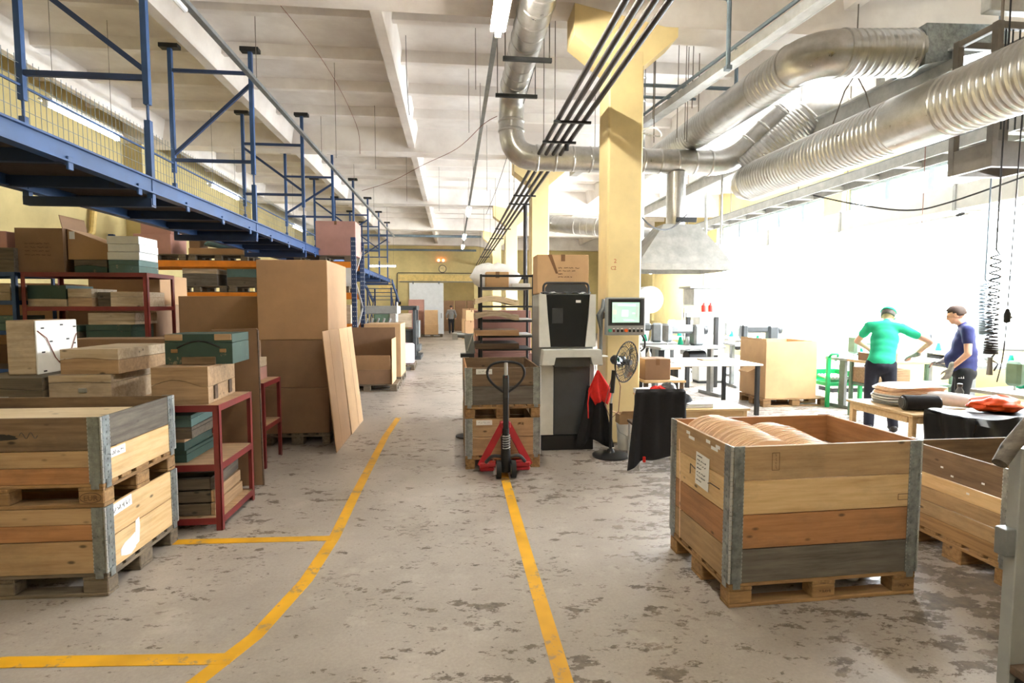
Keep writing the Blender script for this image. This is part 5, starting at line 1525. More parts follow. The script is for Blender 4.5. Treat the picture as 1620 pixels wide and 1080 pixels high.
for i in range(3):
    tag(piece('paper_stack', None, 'paper', (0.20, 0.14, 0.02), (2.24, 6.28, 0.7115 + 0.0205 * i), (0, 0, 0.1 * i)), ['lowest', 'middle', 'uppermost'][i] + ' white booklet on the narrow table beside the column', 'booklet', 'white booklets beside the column')
t = thing('bucket', 'white plastic bucket between the fan and the black cloth', 'bucket', (2.06, 6.42, 0))
MB().lathe([(0.075, 0), (0.08, 0.01), (0.095, 0.30), (0.10, 0.30), (0.10, 0.32), (0.09, 0.32), (0.075, 0.02)], 22).build('pail', 'white_paint', t, smooth=True)
MB().tube([(0.10, 0, 0.29), (0.08, -0.06, 0.22), (0, -0.105, 0.18), (-0.08, -0.06, 0.22), (-0.10, 0, 0.29)], 0.004, 5).build('bail', 'steel_light', t, smooth=True)
carton('small open carton on the bucket beside the fan', (2.06, 6.42, 0.321), (0.18, 0.18, 0.12), 'cardboard_pale', open_top=True, flaps=[('x-', 1.2, 0.1), ('y-', 1.0, 0.1)])
# ---- rack cart with sheets
t = thing('tray_cart', 'dark steel tray cart with many shelves behind the crate stack', 'cart', (0.34, 7.12, 0))
for x in (0.02, 0.70):
    for y in (0.02, 0.60):
        piece('post', t, 'black_metal', (0.03, 0.03, 2.05), (x, y, 1.12))
        MB().tube([(x - 0.012, y, 0.05), (x + 0.012, y, 0.05)], 0.05, 12).build('caster', 'rubber', t)
for y in (0.02, 0.60):
    span('top_bar', t, 'black_metal', 0.035, 0.685, y - 0.012, y + 0.012, 2.11, 2.14)
TZ = [0.25, 0.5, 0.75, 1.0, 1.18, 1.35, 1.55, 1.74, 1.98]
for z in TZ:
    span('tray', t, 'steel_dark', 0.036, 0.684, 0.0, 0.62, z - 0.025, z)
for i, (z, m, n_, lb) in enumerate(((1.18, 'wood_dark', 1, 'dark sheet with a white strip on a lower cart tray'), (1.35, 'cardboard', 1, 'brown sheet on the cart tray at crate height'), (1.55, 'mold_pale', 1, 'pale wavy veneer bundle on the middle cart tray'), (1.74, 'veneer_pale', 1, 'pale wavy veneer bundle on the upper cart tray'))):
    tt = thing('veneer_bundle', lb, 'veneer', (0.36, 7.02, z + 0.001))
    for k in range(3):
        nx = 10; mb = MB()
        top = [(-0.08 + 0.56 * i2 / nx, 0.024 * (k + 1) + (0.055 * max(0.0, math.sin(PI * i2 / nx * 1.05 + 0.25)) if i >= 2 else 0.003)) for i2 in range(nx + 1)]
        bot = [(x, zz - 0.0225) for x, zz in top]
        mb.prism(top + bot[::-1], 0.0, 0.62)
        mb.v = [(x, y, max(0.0, zz)) for x, y, zz in mb.v]
        mb.build('sheet', m, tt)
carton('small brown carton with red stripes on top of the tray cart', (0.58, 7.35, 1.981), (0.30, 0.26, 0.20), 'cardboard_pale', tape=True)
lump('white_bag', 'crumpled white plastic bag on top of the tray cart', 'bag', (0.58, 7.62, 1.981), (0.34, 0.10, 0.19), 'white_film', 9, 0.06)
tag(piece('white_sheet', None, 'white_film', (0.24, 0.3, 0.05), (0.88, 7.3, 2.006)), 'white folded sheets on top of the tray cart', 'sheet')
for i, z in enumerate((1.56, 1.36)):
    tag(piece('white_sheet', None, 'white_film', (0.20, 0.5, 0.02), (0.92, 7.37, z + 0.003)), ['upper', 'lower'][i] + ' white panel slid onto a cart tray beside the machine', 'sheet')
carton('pinkish brown carton standing behind the tray cart, lower one', (0.72, 8.25, 0), (0.85, 0.7, 1.05), 'cardboard_pink', tape=False)
carton('pinkish brown carton stacked behind the tray cart', (0.72, 8.25, 1.051), (0.80, 0.65, 0.62), 'cardboard_pink', tape=False)
# grey clamp device on a stand behind the upper crate rim
t = thing('clamp_device', 'small grey clamping device on a stand behind the upper crate', 'machine', (0.16, 7.25, 0))
MB().lathe([(0.14, 0), (0.14, 0.02), (0.03, 0.05), (0.025, 1.05)], 14).build('stand', 'steel_dark', t, smooth=True)
piece('base_block', t, 'black_metal', (0.18, 0.16, 0.05), (0.02, 0, 1.09))
piece('column_block', t, 'steel_grey', (0.12, 0.10, 0.26), (0.05, 0, 1.24), (0, -0.1, 0))
MB().tube([(0.05, 0, 1.34), (-0.12, 0, 1.36)], 0.035, 10).build('barrel', 'steel_grey', t, smooth=True)
MB().tube([(0.02, -0.06, 1.15), (0.10, -0.07, 1.38)], 0.010, 6).build('lever', 'steel_light', t)
piece('clamp_head', t, 'steel_light', (0.07, 0.1, 0.09), (-0.14, 0, 1.34))

# ================================================================ far end of the aisle
t = thing('press_machine', 'dark green-grey machine frame standing by the far aisle', 'machine', (-1.95, 18.0, 0))
for x in (0.05, 0.70):
    for y in (0.05, 1.2):
        piece('post', t, 'machine_dark', (0.10, 0.10, 1.70), (x, y, 0.85))
span('top_beam', t, 'machine_dark', 0, 0.78, 0.0, 1.3, 1.60, 1.74)
span('mid_body', t, 'steel_dark', 0.1, 0.72, 0.1, 1.1, 0.25, 0.95)
span('panel', t, 'mold_pale', 0.12, 0.62, 0.02, 0.06, 1.05, 1.5)
for k in range(4):
    MB().tube([(0.76, 0.15 + 0.3 * k, 0.35), (0.86, 0.15 + 0.3 * k, 0.35)], 0.10, 12).build('roller', 'steel_grey', t, smooth=True)
span('side_box', t, 'steel_grey', 0.72, 0.84, 0.2, 0.9, 0.7, 1.25)
span('foot', t, 'machine_dark', -0.05, 0.9, -0.05, 1.3, 0.0, 0.12)
t = thing('green_machine', 'pale green machine with a white cover behind the open cartons', 'machine', (-2.45, 16.3, 0))
span('cabinet', t, 'machine_grey', 0, 0.62, 0, 1.0, 0, 1.25, b=0.02)
span('green_head', t, 'machine_green', 0.15, 0.75, 0.0, 0.8, 1.25, 1.5, b=0.02)
span('cover', t, 'machine_grey', -0.1, 0.85, -0.05, 0.9, 1.5, 1.74, b=0.03)
span('glass', t, 'steel_light', 0.62, 0.80, -0.04, 0.02, 1.26, 1.62)
MB().tube([(0.84, -0.1, 0.9), (0.84, -0.1, 1.85)], 0.02, 6).build('pole', 'white_paint', t)
for k in range(5):
    MB().tube([(-0.05 + 0.16 * k, -0.12, 1.24), (0.0 + 0.16 * k, -0.14, 1.38)], 0.035, 8).build('spool', 'steel_light', t, smooth=True)
span('spool_shelf', t, 'machine_grey', -0.15, 0.8, -0.22, 0.0, 1.20, 1.235)
carton('pinkish tall carton in front of the white sliding door', (-2.1, 32.2, 0), (0.85, 0.8, 2.1), 'cardboard_pink', tape=False)
carton('pale brown upper carton standing before the white sliding door', (-1.22, 31.2, 0.70), (0.72, 0.6, 0.80), 'cardboard_pale', tape=False)
carton('pale brown lower carton standing before the white sliding door', (-1.22, 31.2, 0.146), (0.74, 0.65, 0.55), 'cardboard_pale', tape=False)
pallet('pallet under the pale cartons before the white sliding door', (-1.8, 30.8, 0), 0, 'pallet_grey')
carton('small brown carton on the floor beside the sliding door', (-1.95, 29.6, 0), (0.35, 0.4, 0.45), 'cardboard', tape=False)
for i, (x, y, z, s, lb) in enumerate(((0.85, 29.5, 0, (0.8, 0.8, 1.05), 'lower brown carton stacked beside the far doorway'), (0.85, 29.5, 1.051, (0.75, 0.75, 0.55), 'upper brown carton stacked beside the far doorway'),
                                   (1.45, 26.0, 0, (0.8, 0.8, 1.3), 'brown carton before the far columns'), (0.75, 24.0, 0, (0.5, 0.6, 1.1), 'narrow brown carton along the far aisle'), (0.78, 24.0, 1.101, (0.5, 0.6, 0.45), 'small carton on the narrow brown one'))):
    carton(lb, (x, y, z), s, 'cardboard' if i % 2 else 'cardboard_pale', tape=True)
for i in range(3):
    carton(['first', 'second', 'third'][i] + ' dark carton against the wall beyond the doorway', (-0.35 + 0.85 * i, 38.8, 0), (0.8, 0.8, 2.1), 'cardboard_dark', tape=False, group='cartons beyond the doorway')
t = thing('wall_clock', 'round wall clock above the far doorway', 'clock', (-0.63, YF - 0.02, 3.98))
MB().tube([(0, 0, 0), (0, -0.04, 0)], 0.24, 28).build('rim', 'machine_dark', t, smooth=True)
MB().tube([(0, -0.035, 0), (0, -0.046, 0)], 0.20, 28).build('dial', 'clock_dial', t, smooth=True)
for a, ln in ((0.6, 0.11), (-1.2, 0.16)):
    MB().bar((0, -0.05, 0), (math.sin(a) * ln, -0.05, math.cos(a) * ln), 0.015, 0.005).build('hand', 'black_plastic', t)
t = thing('warning_lamp', 'pair of orange warning lamps above the wall clock', 'lamp', (-0.72, YF - 0.1, 4.40))
piece('bracket', t, 'steel_grey', (0.5, 0.1, 0.04), (0, 0.05, 0))
for x in (-0.14, 0.14):
    MB().ell((x, 0, 0.09), (0.09, 0.09, 0.09), 12, 8).build('bulb', 'warning_lamp_glow', t, smooth=True)
t = thing('door_conduit', 'thin dark pipe framing the far doorway', 'pipe', (0, 0, 0))
MB().tube(filleted([(-3.35, YF - 0.09, 1.2), (-3.35, YF - 0.09, 3.72), (1.85, YF - 0.09, 3.72)], 0.1, 4), 0.025, 6).build('pipe', 'pipe_dark', t, smooth=True)
piece('switch_box', t, 'steel_dark', (0.12, 0.08, 0.18), (-3.2, YF - 0.06, 1.9))
t = thing('wall_notice', 'yellow-brown notice board on the far wall under the lamp', 'sign', (-4.1, YF - 0.03, 3.0))
piece('board', t, 'yellow_trim', (0.7, 0.03, 1.1), (0, 0, 0)); piece('sheet', t, 'paper', (0.4, 0.01, 0.3), (0, -0.02, 0.2), b=0.002)
# vertical dusty pipes and door jamb hoses on the second column
t = thing('wall_hose', 'bent pale hose pipe on the yellow left wall', 'pipe', (0, 0, 0))
MB().tube(filleted([(-7.22, 12.6, 3.3), (-7.2, 12.6, 4.4)], 0.1) if False else [(-7.22, 11.2, 2.85), (-7.2, 11.7, 2.95), (-7.2, 12.0, 3.2), (-7.2, 12.1, 3.7)], 0.06, 8).build('hose', 'yellow_trim', t, smooth=True)

# ================================================================ work bay on the right
table('work_table', 'white-topped work table with black legs behind the low table', 3.30, 4.85, 8.15, 9.35, 0.82, 'white_paint', 'black_metal', 0.025, 0.06)
table('work_table', 'wood-edged work table beside the yellow column and exhaust hood', 2.60, 3.25, 7.55, 8.9, 0.86, 'table_wood', 'black_metal', 0.035, 0.06)
for i, (x, y, w_, d_) in enumerate(((3.75, 8.6, 0.5, 0.35), (4.3, 8.9, 0.3, 0.22))):
    tag(piece('fabric_sheet', None, 'white_film' if i == 0 else 'cardboard_pale', (w_, d_, 0.02), (x, y, 0.831)), ['folded white cloth on the white-topped table', 'pinkish flat sheet on the white-topped table'][i], 'cloth')
# carton on a pallet in the bay
pallet('wooden pallet under the open-topped carton of the work bay', (5.28, 8.85, 0), 0.0, 'pallet_wood')
t = carton('big pale open-topped carton with hanging flap in the work bay', (5.79, 9.30, 0.146), (0.93, 0.86, 0.98), 'cardboard_pale', open_top=True)
piece('side_flap', t, 'cardboard_pale', (0.28, 0.34, 0.01), (-0.58, -0.1, 0.50), (0, -0.45, 0))
piece('far_flap', t, 'cardboard_pale', (0.01, 0.84, 0.05), (-0.46, 0, 1.0), (0, 0.1, 0))
pallet('empty wooden pallet on the floor far back in the work bay', (6.6, 14.6, 0), 0.1, 'pallet_grey')
# wooden table with shells, film and bags
table('wooden_table', 'pale wooden table with finished shells behind the crates', 4.27, 6.0, 4.67, 5.55, 0.72, 'table_wood', 'table_wood', 0.025, 0.05, 'table_wood')
def seat_mesh():
    n = 28; vs = []
    for s in (0, 1):
        for k in range(n):
            a = 2 * PI * k / n
            ca, sa = math.cos(a), math.sin(a)
            x = 0.30 * (abs(ca) ** 0.6) * (1 if ca >= 0 else -1); y = 0.22 * (abs(sa) ** 0.6) * (1 if sa >= 0 else -1)
            vs.append((x, y, s * 0.011 + 0.03 * (x / 0.3) ** 2 * -0.6 + 0.02))
    fs = [tuple(range(n))[::-1], tuple(range(n, 2 * n))] + [(k, (k + 1) % n, (k + 1) % n + n, k + n) for k in range(n)]
    return MB().add(vs, fs).mesh('seat_panel')
SM = seat_mesh(); SM.materials.append(MT('veneer'))
SM2 = SM.copy(); SM2.materials.clear(); SM2.materials.append(MT('steel_grey'))
SM3 = SM.copy(); SM3.materials.clear(); SM3.materials.append(MT('paper'))
for i in range(14):
    dark = i < 8
    o = link('seat_panel', (SM3 if i % 2 else SM2) if dark else SM, None, None, (4.74 + 0.015 * math.sin(i * 2.1) - (0.03 if dark else 0), 5.24 + 0.01 * math.cos(i * 1.7), 0.722 + 0.0128 * i), (0, 0, 0.1 * math.sin(i)))
    tag(o, 'thin grey or white panel in the lower half of the pile on the wooden table' if dark else 'rounded veneer seat panel in the upper half of the pile on the wooden table', 'panel', 'lower panels piled on the wooden table' if dark else 'veneer seats piled on the wooden table')
t = thing('portable_speaker', 'black cylindrical speaker lying on the wooden table edge', 'speaker', (4.52, 4.86, 0.72), -0.25)
MB().tube([(-0.16, 0, 0.075), (-0.15, 0, 0.075), (0.15, 0, 0.075), (0.16, 0, 0.075)], [0.055, 0.074, 0.074, 0.055], 20).build('barrel', 'black_cloth', t, smooth=True)
for s in (-1, 1):
    MB().tube([(s * 0.155, 0, 0.075), (s * 0.172, 0, 0.075)], [0.06, 0.052], 20).build('end_ring', 'machine_dark', t, smooth=True)
    MB().tube([(s * 0.168, 0, 0.075), (s * 0.174, 0, 0.075)], 0.038, 18).build('membrane', 'black_plastic', t, smooth=True)
t = thing('film_roll', 'long white film bundle lying across the wooden table', 'film', (4.86, 5.0, 0.72), -0.42)
mb = MB(); mb.tube([(-0.42, 0.0, 0.13), (-0.25, 0, 0.115), (0.0, 0, 0.09), (0.25, 0, 0.07), (0.48, 0, 0.055)], [0.03, 0.055, 0.07, 0.065, 0.03], 14)
mb.v = [(x, y + 0.012 * math.sin(13 * x + 20 * z), max(0.002, z + 0.008 * math.sin(25 * x + 9 * y))) for x, y, z in mb.v]
mb.build('film_body', 'white_film', t, smooth=True)
lump('orange_bag', 'crumpled bright orange plastic bag on the dark covered box', 'bag', (4.90, 4.46, 0.785), (0.23, 0.13, 0.075), 'orange_bag', 15, 0.10, 40, 20)
t = thing('bottle', 'dark drinking bottle standing on the wooden table', 'bottle', (5.20, 5.12, 0.72))
MB().lathe([(0.035, 0), (0.036, 0.01), (0.036, 0.14), (0.02, 0.17), (0.02, 0.19)], 16).build('flask', 'machine_dark', t, smooth=True)
MB().lathe([(0.023, 0.185), (0.023, 0.215), (0.01, 0.22)], 14).build('cap', 'black_plastic', t, smooth=True)
t = thing('covered_box', 'carton covered with shiny black plastic in front of the wooden table', 'box', (5.0, 4.40, 0))
piece('box', t, 'cardboard_dark', (1.16, 0.42, 0.44), (0, 0, 0.22))
piece('inner_box', t, 'cardboard_dark', (1.10, 0.38, 0.30), (0, 0, 0.59))
def fk(u, v):
    th = (v - 0.5) * 2
    x = (u - 0.5) * 1.24 * (1 + 0.02 * math.sin(v * 20))
    yy = max(-1, min(1, th * 2.0)) * 0.225
    z = 0.775 if abs(th) < 0.5 else 0.775 - (abs(th) - 0.5) * 2 * (0.34 + 0.05 * math.sin(u * 11))
    y = yy - (0.02 * math.sin(u * 23 + z * 9) if th < -0.5 else -0.02 * math.sin(u * 19)) + (-0.025 if th < -0.5 else 0.02 if th > 0.5 else 0)
    z += 0.012 * math.sin(u * 17 + v * 9)
    return (x, y, z)
thicken(cloth(MB(), 1, 1, 40, 24, fk).build('black_cover', 'black_bag', t, smooth=True), 0.004)
for sgn in (-1, 1):
    def fe(u, v, sgn=sgn):
        z = 0.775 - (0.36 + 0.05 * math.sin(u * 9)) * v
        return (sgn * (0.612 + 0.02 * math.sin(u * 14 + v * 3) + 0.02 * v), (u - 0.5) * 0.5, z)
    thicken(cloth(MB(), 1, 1, 16, 10, fe).build('cover_end', 'black_bag', t, smooth=True), 0.004)
# trolley with wooden grip at the right edge
t = thing('hand_trolley', 'grey steel trolley post with a worn wooden grip at the right edge', 'trolley', (2.40, 2.06, 0), 0.0)
span('post', t, 'machine_grey', 0.0, 0.085, 0.0, 0.055, 0.06, 1.13)
span('post', t, 'machine_grey', 0.62, 0.705, 0.0, 0.055, 0.06, 1.16)
MB().tube([(-0.115, -0.01, 1.075), (-0.05, 0.01, 1.135), (0.10, 0.03, 1.275)], [0.027, 0.031, 0.03], 12).build('grip', 'wood_grey', t, smooth=True)
MB().tube([(0.56, -0.01, 1.075), (0.62, 0.01, 1.135), (0.77, 0.03, 1.275)], 0.029, 12).build('grip', 'wood_grey', t, smooth=True)
span('cross_bar', t, 'steel_dark', 0.055, 0.62, 0.01, 0.045, 0.70, 0.74)
span('cross_bar', t, 'steel_dark', 0.055, 0.62, 0.01, 0.045, 0.25, 0.29)
span('bracket', t, 'steel_grey', -0.05, 0.0, 0.0, 0.055, 0.66, 0.78)
span('deck', t, 'wood_dark', 0.0, 0.675, -0.9, 0.0, 0.14, 0.18)
for x in (0.05, 0.625):
    for y in (-0.82, -0.06):
        MB().tube([(x - 0.02, y, 0.07), (x + 0.02, y, 0.07)], 0.07, 14).build('wheel', 'rubber', t, smooth=True)

# ---- bench machines
def bench_machine(label, loc, rz=0.0, body='machine_green', s=1.0, group=None):
    """industrial machine head on a bench: table, legs, arm, head, hand wheel, motor, thread stand"""
    t = thing('bench_machine', label, 'machine', loc, rz, group)
    t.scale = (s, s, s)
    span('bench_top', t, 'machine_grey', -0.55, 0.55, -0.28, 0.28, 0.74, 0.78)
    for x in (-0.48, 0.48):
        span('bench_leg', t, 'steel_grey', x - 0.03, x + 0.03, -0.05, 0.05, 0.05, 0.74)
        span('bench_foot', t, 'steel_grey', x - 0.03, x + 0.03, -0.27, 0.27, 0.0, 0.05)
    span('column', t, body, 0.14, 0.32, -0.09, 0.09, 0.78, 1.10, b=0.03)
    span('arm', t, body, -0.30, 0.14, -0.07, 0.07, 0.97, 1.10, b=0.03)
    span('head', t, body, -0.34, -0.22, -0.08, 0.08, 0.84, 1.12, b=0.03)
    MB().tube([(-0.28, 0, 0.79), (-0.28, 0, 0.85)], 0.012, 8).build('needle_bar', 'steel_light', t)
    MB().tube([(0.32, 0, 1.02), (0.38, 0, 1.02)], 0.075, 18).build('hand_wheel', 'machine_dark', t, smooth=True)
    MB().tube([(0.05, 0.0, 0.60), (0.35, 0.0, 0.60)], 0.10, 16).build('motor', 'steel_dark', t, smooth=True)
    MB().tube([(0.1, 0.15, 0.78), (0.1, 0.15, 1.35)], 0.01, 6).build('thread_stand', 'steel_light', t)
    for k in range(2):
        MB().lathe([(0.04, 0), (0.045, 0.01), (0.02, 0.12), (0.015, 0.12)], 10).build('thread_cone', 'white_paint' if k else 'shirt_green', t, (0.04 + 0.13 * k, 0.15, 0.785), smooth=True)
    return t
BG = 'bench machines of the work bay'
bench_machine('green bench machine beside the man in green', (7.1, 8.75, 0), 0.2, 'machine_green', 1.1, BG)
bench_machine('grey bench machine beyond the man in navy', (8.25, 7.3, 0), -0.5, 'machine_grey', 1.1, BG)
bench_machine('green-grey bench machine at the right side near the hanging hose', (6.55, 5.55, 0), 0.15, 'machine_green', 1.0, BG)
bench_machine('white bench machine by the windows', (9.2, 9.3, 0), 1.4, 'machine_white', 1.15, BG)
bench_machine('grey bench machine behind the open carton', (7.2, 13.4, 0), 0.4, 'machine_grey', 1.2, BG)
bench_machine('grey bench machine behind the white-topped table', (4.0, 11.3, 0), -0.3, 'steel_grey', 1.25, BG)
bench_machine('white bench machine farther back behind the white-topped table', (5.7, 13.2, 0), 0.3, 'machine_white', 1.25, BG)
bench_machine('dark grey bench machine just behind the white-topped table', (4.4, 10.15, 0), 0.15, 'steel_grey', 1.25, BG)
bench_machine('dark bench machine beside the far black-posted press', (6.55, 11.2, 0), -0.1, 'machine_dark', 1.2, BG)
t = thing('upright_press', 'grey press with black upright posts behind the white-topped table', 'machine', (4.95, 11.2, 0))
for x in (0.0, 0.62):
    piece('post', t, 'black_metal', (0.08, 0.08, 1.55), (x, 0, 0.775))
span('top_beam', t, 'machine_grey', -0.08, 0.70, -0.08, 0.08, 1.50, 1.60)
span('bed', t, 'machine_grey', -0.08, 0.70, -0.2, 0.2, 0.70, 0.80)
MB().tube([(0.31, 0, 0.8), (0.31, 0, 1.2)], 0.05, 12).build('ram', 'steel_light', t, smooth=True)
MB().tube([(0.31, 0, 1.2), (0.31, 0, 1.32)], 0.09, 12).build('cylinder', 'machine_dark', t, smooth=True)
for i, (x, y, w_, d_, h_, lb) in enumerate(((7.55, 10.2, 0.9, 0.5, 1.25, 'white machine cabinet behind the green crate'), (8.3, 12.0, 1.2, 0.6, 1.3, 'long white cabinet along the windows'), (3.9, 12.6, 0.7, 0.6, 1.6, 'white control cabinet behind the hood'), (9.2, 6.6, 0.6, 1.2, 1.1, 'grey cabinet by the window wall near the workers'))):
    t = thing('machine_cabinet', lb, 'cabinet', (x, y, 0))
    span('body', t, 'machine_white', 0, w_, 0, d_, 0.08, h_, b=0.02)
    span('plinth', t, 'steel_dark', 0.03, w_ - 0.03, 0.03, d_ - 0.03, 0, 0.08)
    span('door', t, 'white_paint', 0.04, w_ / 2 - 0.01, -0.012, 0.0, 0.15, h_ - 0.08)
    span('door', t, 'white_paint', w_ / 2 + 0.01, w_ - 0.04, -0.012, 0.0, 0.15, h_ - 0.08)
    for s in (-1, 1):
        piece('knob', t, 'black_plastic', (0.02, 0.02, 0.08), (w_ / 2 + s * 0.04, -0.022, h_ * 0.6))
    for k in range(3):
        span('vent_slot', t, 'steel_dark', 0.08, w_ / 2 - 0.06, -0.015, -0.011, h_ - 0.16 - 0.03 * k, h_ - 0.15 - 0.03 * k)
# green wire crate trolley
t = thing('green_trolley', 'bright green parts trolley between the carton and the man in green', 'trolley', (6.38, 8.75, 0))
for x in (0.02, 0.62):
    for y in (0.02, 0.5):
        piece('post', t, 'green_plastic', (0.06, 0.05, 0.88 if x < 0.1 else 0.66), (x, y, 0.44 if x < 0.1 else 0.33))
span('tray', t, 'green_plastic', 0.0, 0.64, 0.0, 0.52, 0.36, 0.42)
span('rear_panel', t, 'green_plastic', 0.05, 0.6, 0.49, 0.51, 0.42, 0.60)
span('side_box', t, 'green_plastic', 0.50, 0.62, 0.0, 0.5, 0.42, 0.60)
MB().tube(filleted([(0.02, 0.02, 0.85), (0.02, -0.05, 0.92), (0.15, -0.05, 0.92), (0.15, 0.02, 0.80)], 0.04, 4), 0.02, 8).build('handle', 'green_plastic', t, smooth=True)
for k in range(6):
    MB().tube([(0.1 + 0.07 * k, 0.1, 0.48), (0.12 + 0.06 * k, 0.4, 0.50)], 0.03, 8).build('metal_part', 'steel_light', t, smooth=True)
# bench with boxes in front of the man in green
t = thing('work_bench', 'pale bench with boxes where the man in green works', 'bench', (6.22, 7.55, 0))
span('bench_top', t, 'table_wood', 0, 1.4, 0, 0.55, 0.86, 0.90)
for x in (0.05, 1.35):
    for y in (0.05, 0.5):
        piece('leg', t, 'machine_green', (0.05, 0.05, 0.86), (x, y, 0.43))
span('lower_box', t, 'mold_wood', 0.05, 0.6, -0.02, 0.5, 0.55, 0.78)
span('lower_shelf', t, 'machine_green', 0.05, 1.35, 0.0, 0.5, 0.50, 0.54)
carton('flat brown box under the hands of the man in green', (6.48, 7.78, 0.901), (0.42, 0.30, 0.12), 'cardboard_dark', tape=False)
# exhaust box, hose drum, red canisters on the far window side
t = thing('extractor_box', 'pale blue-grey extractor box with a flat lid hanging over the far benches', 'extractor', (5.6, 12.4, 1.75))
span('body', t, 'grey_cabinet', 0, 0.85, 0, 0.6, 0.0, 0.40, b=0.02)
MB().prism([(-0.1, 0.40), (1.0, 0.40), (1.15, 0.30), (1.15, 0.33), (1.0, 0.45), (-0.1, 0.45)], -0.05, 0.65).build('lid', 'machine_grey', t)
MB().tube([(0.4, 0.3, 0.45), (0.4, 0.3, 4.15)], 0.04, 8).build('hanger_pipe', 'grey_cabinet', t, smooth=True)
for i, x in enumerate((5.62, 5.78)):
    tt = thing('fire_extinguisher', ['first', 'second'][i] + ' small red canister standing on the white control stand', 'canister', (x, 11.9, 1.60))
    MB().lathe([(0.05, 0), (0.055, 0.01), (0.055, 0.14), (0.025, 0.17), (0.02, 0.2)], 14).build('tank', 'red_mark', tt, smooth=True)
    MB().tube([(-0.02, 0, 0.2), (0.05, 0, 0.21)], 0.01, 6).build('valve', 'black_metal', tt)
t = thing('control_stand', 'white control stand under the two red canisters', 'stand', (5.45, 11.75, 0))
span('body', t, 'machine_white', 0, 0.6, 0, 0.35, 0.05, 1.60, b=0.02); span('plinth', t, 'steel_dark', 0.02, 0.58, 0.02, 0.33, 0, 0.05); span('panel', t, 'machine_grey', 0.1, 0.5, -0.01, 0, 1.1, 1.45)
t = thing('wall_motor', 'grey motor unit with a round fan casing behind the yellow column', 'machine', (3.25, 9.95, 1.75))
MB().lathe([(0.10, 0), (0.11, 0.02), (0.11, 0.36), (0.07, 0.40), (0.06, 0.46)], 16).build('motor', 'grey_cabinet', t, smooth=True)
MB().tube([(0.35, -0.15, 0.1), (0.35, 0.15, 0.1)], 0.25, 24).build('fan_casing', 'white_paint', t, smooth=True)
MB().tube([(0.15, 0, -1.75), (0.15, 0, 0.05)], 0.05, 8).build('support_pole', 'grey_cabinet', t, smooth=True)
span('base', t, 'steel_grey', 0, 0.3, -0.15, 0.15, -1.75, -1.70)
for i, (x, y) in enumerate(((2.75, 8.3), (2.9, 8.32), (3.03, 8.28), (2.83, 8.5))):
    t = thing('spray_bottle', 'small grey bottle in the group on the wood-edged table', 'bottle', (x, y, 0.861), 0.4 * i, 'bottles on the wood-edged table')
    MB().lathe([(0.035, 0), (0.037, 0.01), (0.037, 0.13), (0.015, 0.17), (0.012, 0.2)], 14).build('flask', 'grey_cabinet', t, smooth=True)
    MB().bb(-0.03, 0.02, -0.01, 0.01, 0.2, 0.23).build('trigger', 'machine_dark', t)
# ---- hanging coil hoses and cables
def coil(label, x, y, ztop, zc0, zc1, zbot, r, turns, mat, tool=True, drift=0.0):
    t = thing('coil_hose', label, 'hose', (x, y, 0))
    pts = [(0, 0, ztop), (0.01, 0, (ztop + zc0) / 2), (0.0, 0, zc0 + 0.05)]
    n = turns * 12
    for k in range(n + 1):
        u = k / n
        z = zc0 + (zc1 - zc0) * (1 - (1 - u) ** 1.8)
        rr = r * (0.75 + 0.25 * u)
        pts.append((rr * math.cos(2 * PI * turns * u) + drift * u, rr * math.sin(2 * PI * turns * u), z))
    pts.append((drift, 0, zbot))
    MB().tube(pts, 0.0085, 5).build('coil', mat, t, smooth=True)
    if tool:
        MB().tube([(drift, 0, zbot + 0.02), (drift, 0, zbot - 0.16)], [0.02, 0.028], 10).build('tool_body', 'steel_grey', t, smooth=True)
        MB().tube([(drift, 0, zbot), (drift + 0.09, 0, zbot - 0.05), (drift + 0.05, 0, zbot - 0.12)], 0.008, 6).build('tool_hook', 'black_metal', t, smooth=True)
    return t
coil('black spiral air hose hanging near the dark covered box', 5.40, 5.0, ZC, 2.25, 1.26, 1.20, 0.055, 22, 'cable_black')
coil('grey spiral air hose hanging beside the man in navy', 6.30, 5.95, ZC, 2.0, 1.40, 1.32, 0.07, 20, 'pipe_bluegrey', True, 0.06)
cable('black power cable with a plug hanging at the right side', [(5.75, 5.1, 5.9), (5.7, 5.1, 3.0), (5.68, 5.1, 2.0), (5.66, 5.1, 1.3), (5.6, 5.1, 0.95)], 'cable_black', 0.006)
t = thing('cable_plug', 'black plug connector on the hanging power cable', 'plug', (5.675, 5.1, 1.62))
MB().lathe([(0.012, -0.06), (0.03, -0.05), (0.032, 0.04), (0.022, 0.06), (0.014, 0.09)], 12).build('housing', 'black_plastic', t, smooth=True)
MB().tube([(0.032, 0, 0), (0.05, 0, 0)], 0.015, 8).build('latch', 'black_plastic', t)
cable('thin red cable drooping between the bay lamps', [(6.2, 6.8, 5.95), (6.22, 6.8, 2.4), (6.0, 6.7, 2.2), (5.7, 6.6, 2.05)], 'cable_red', 0.005)

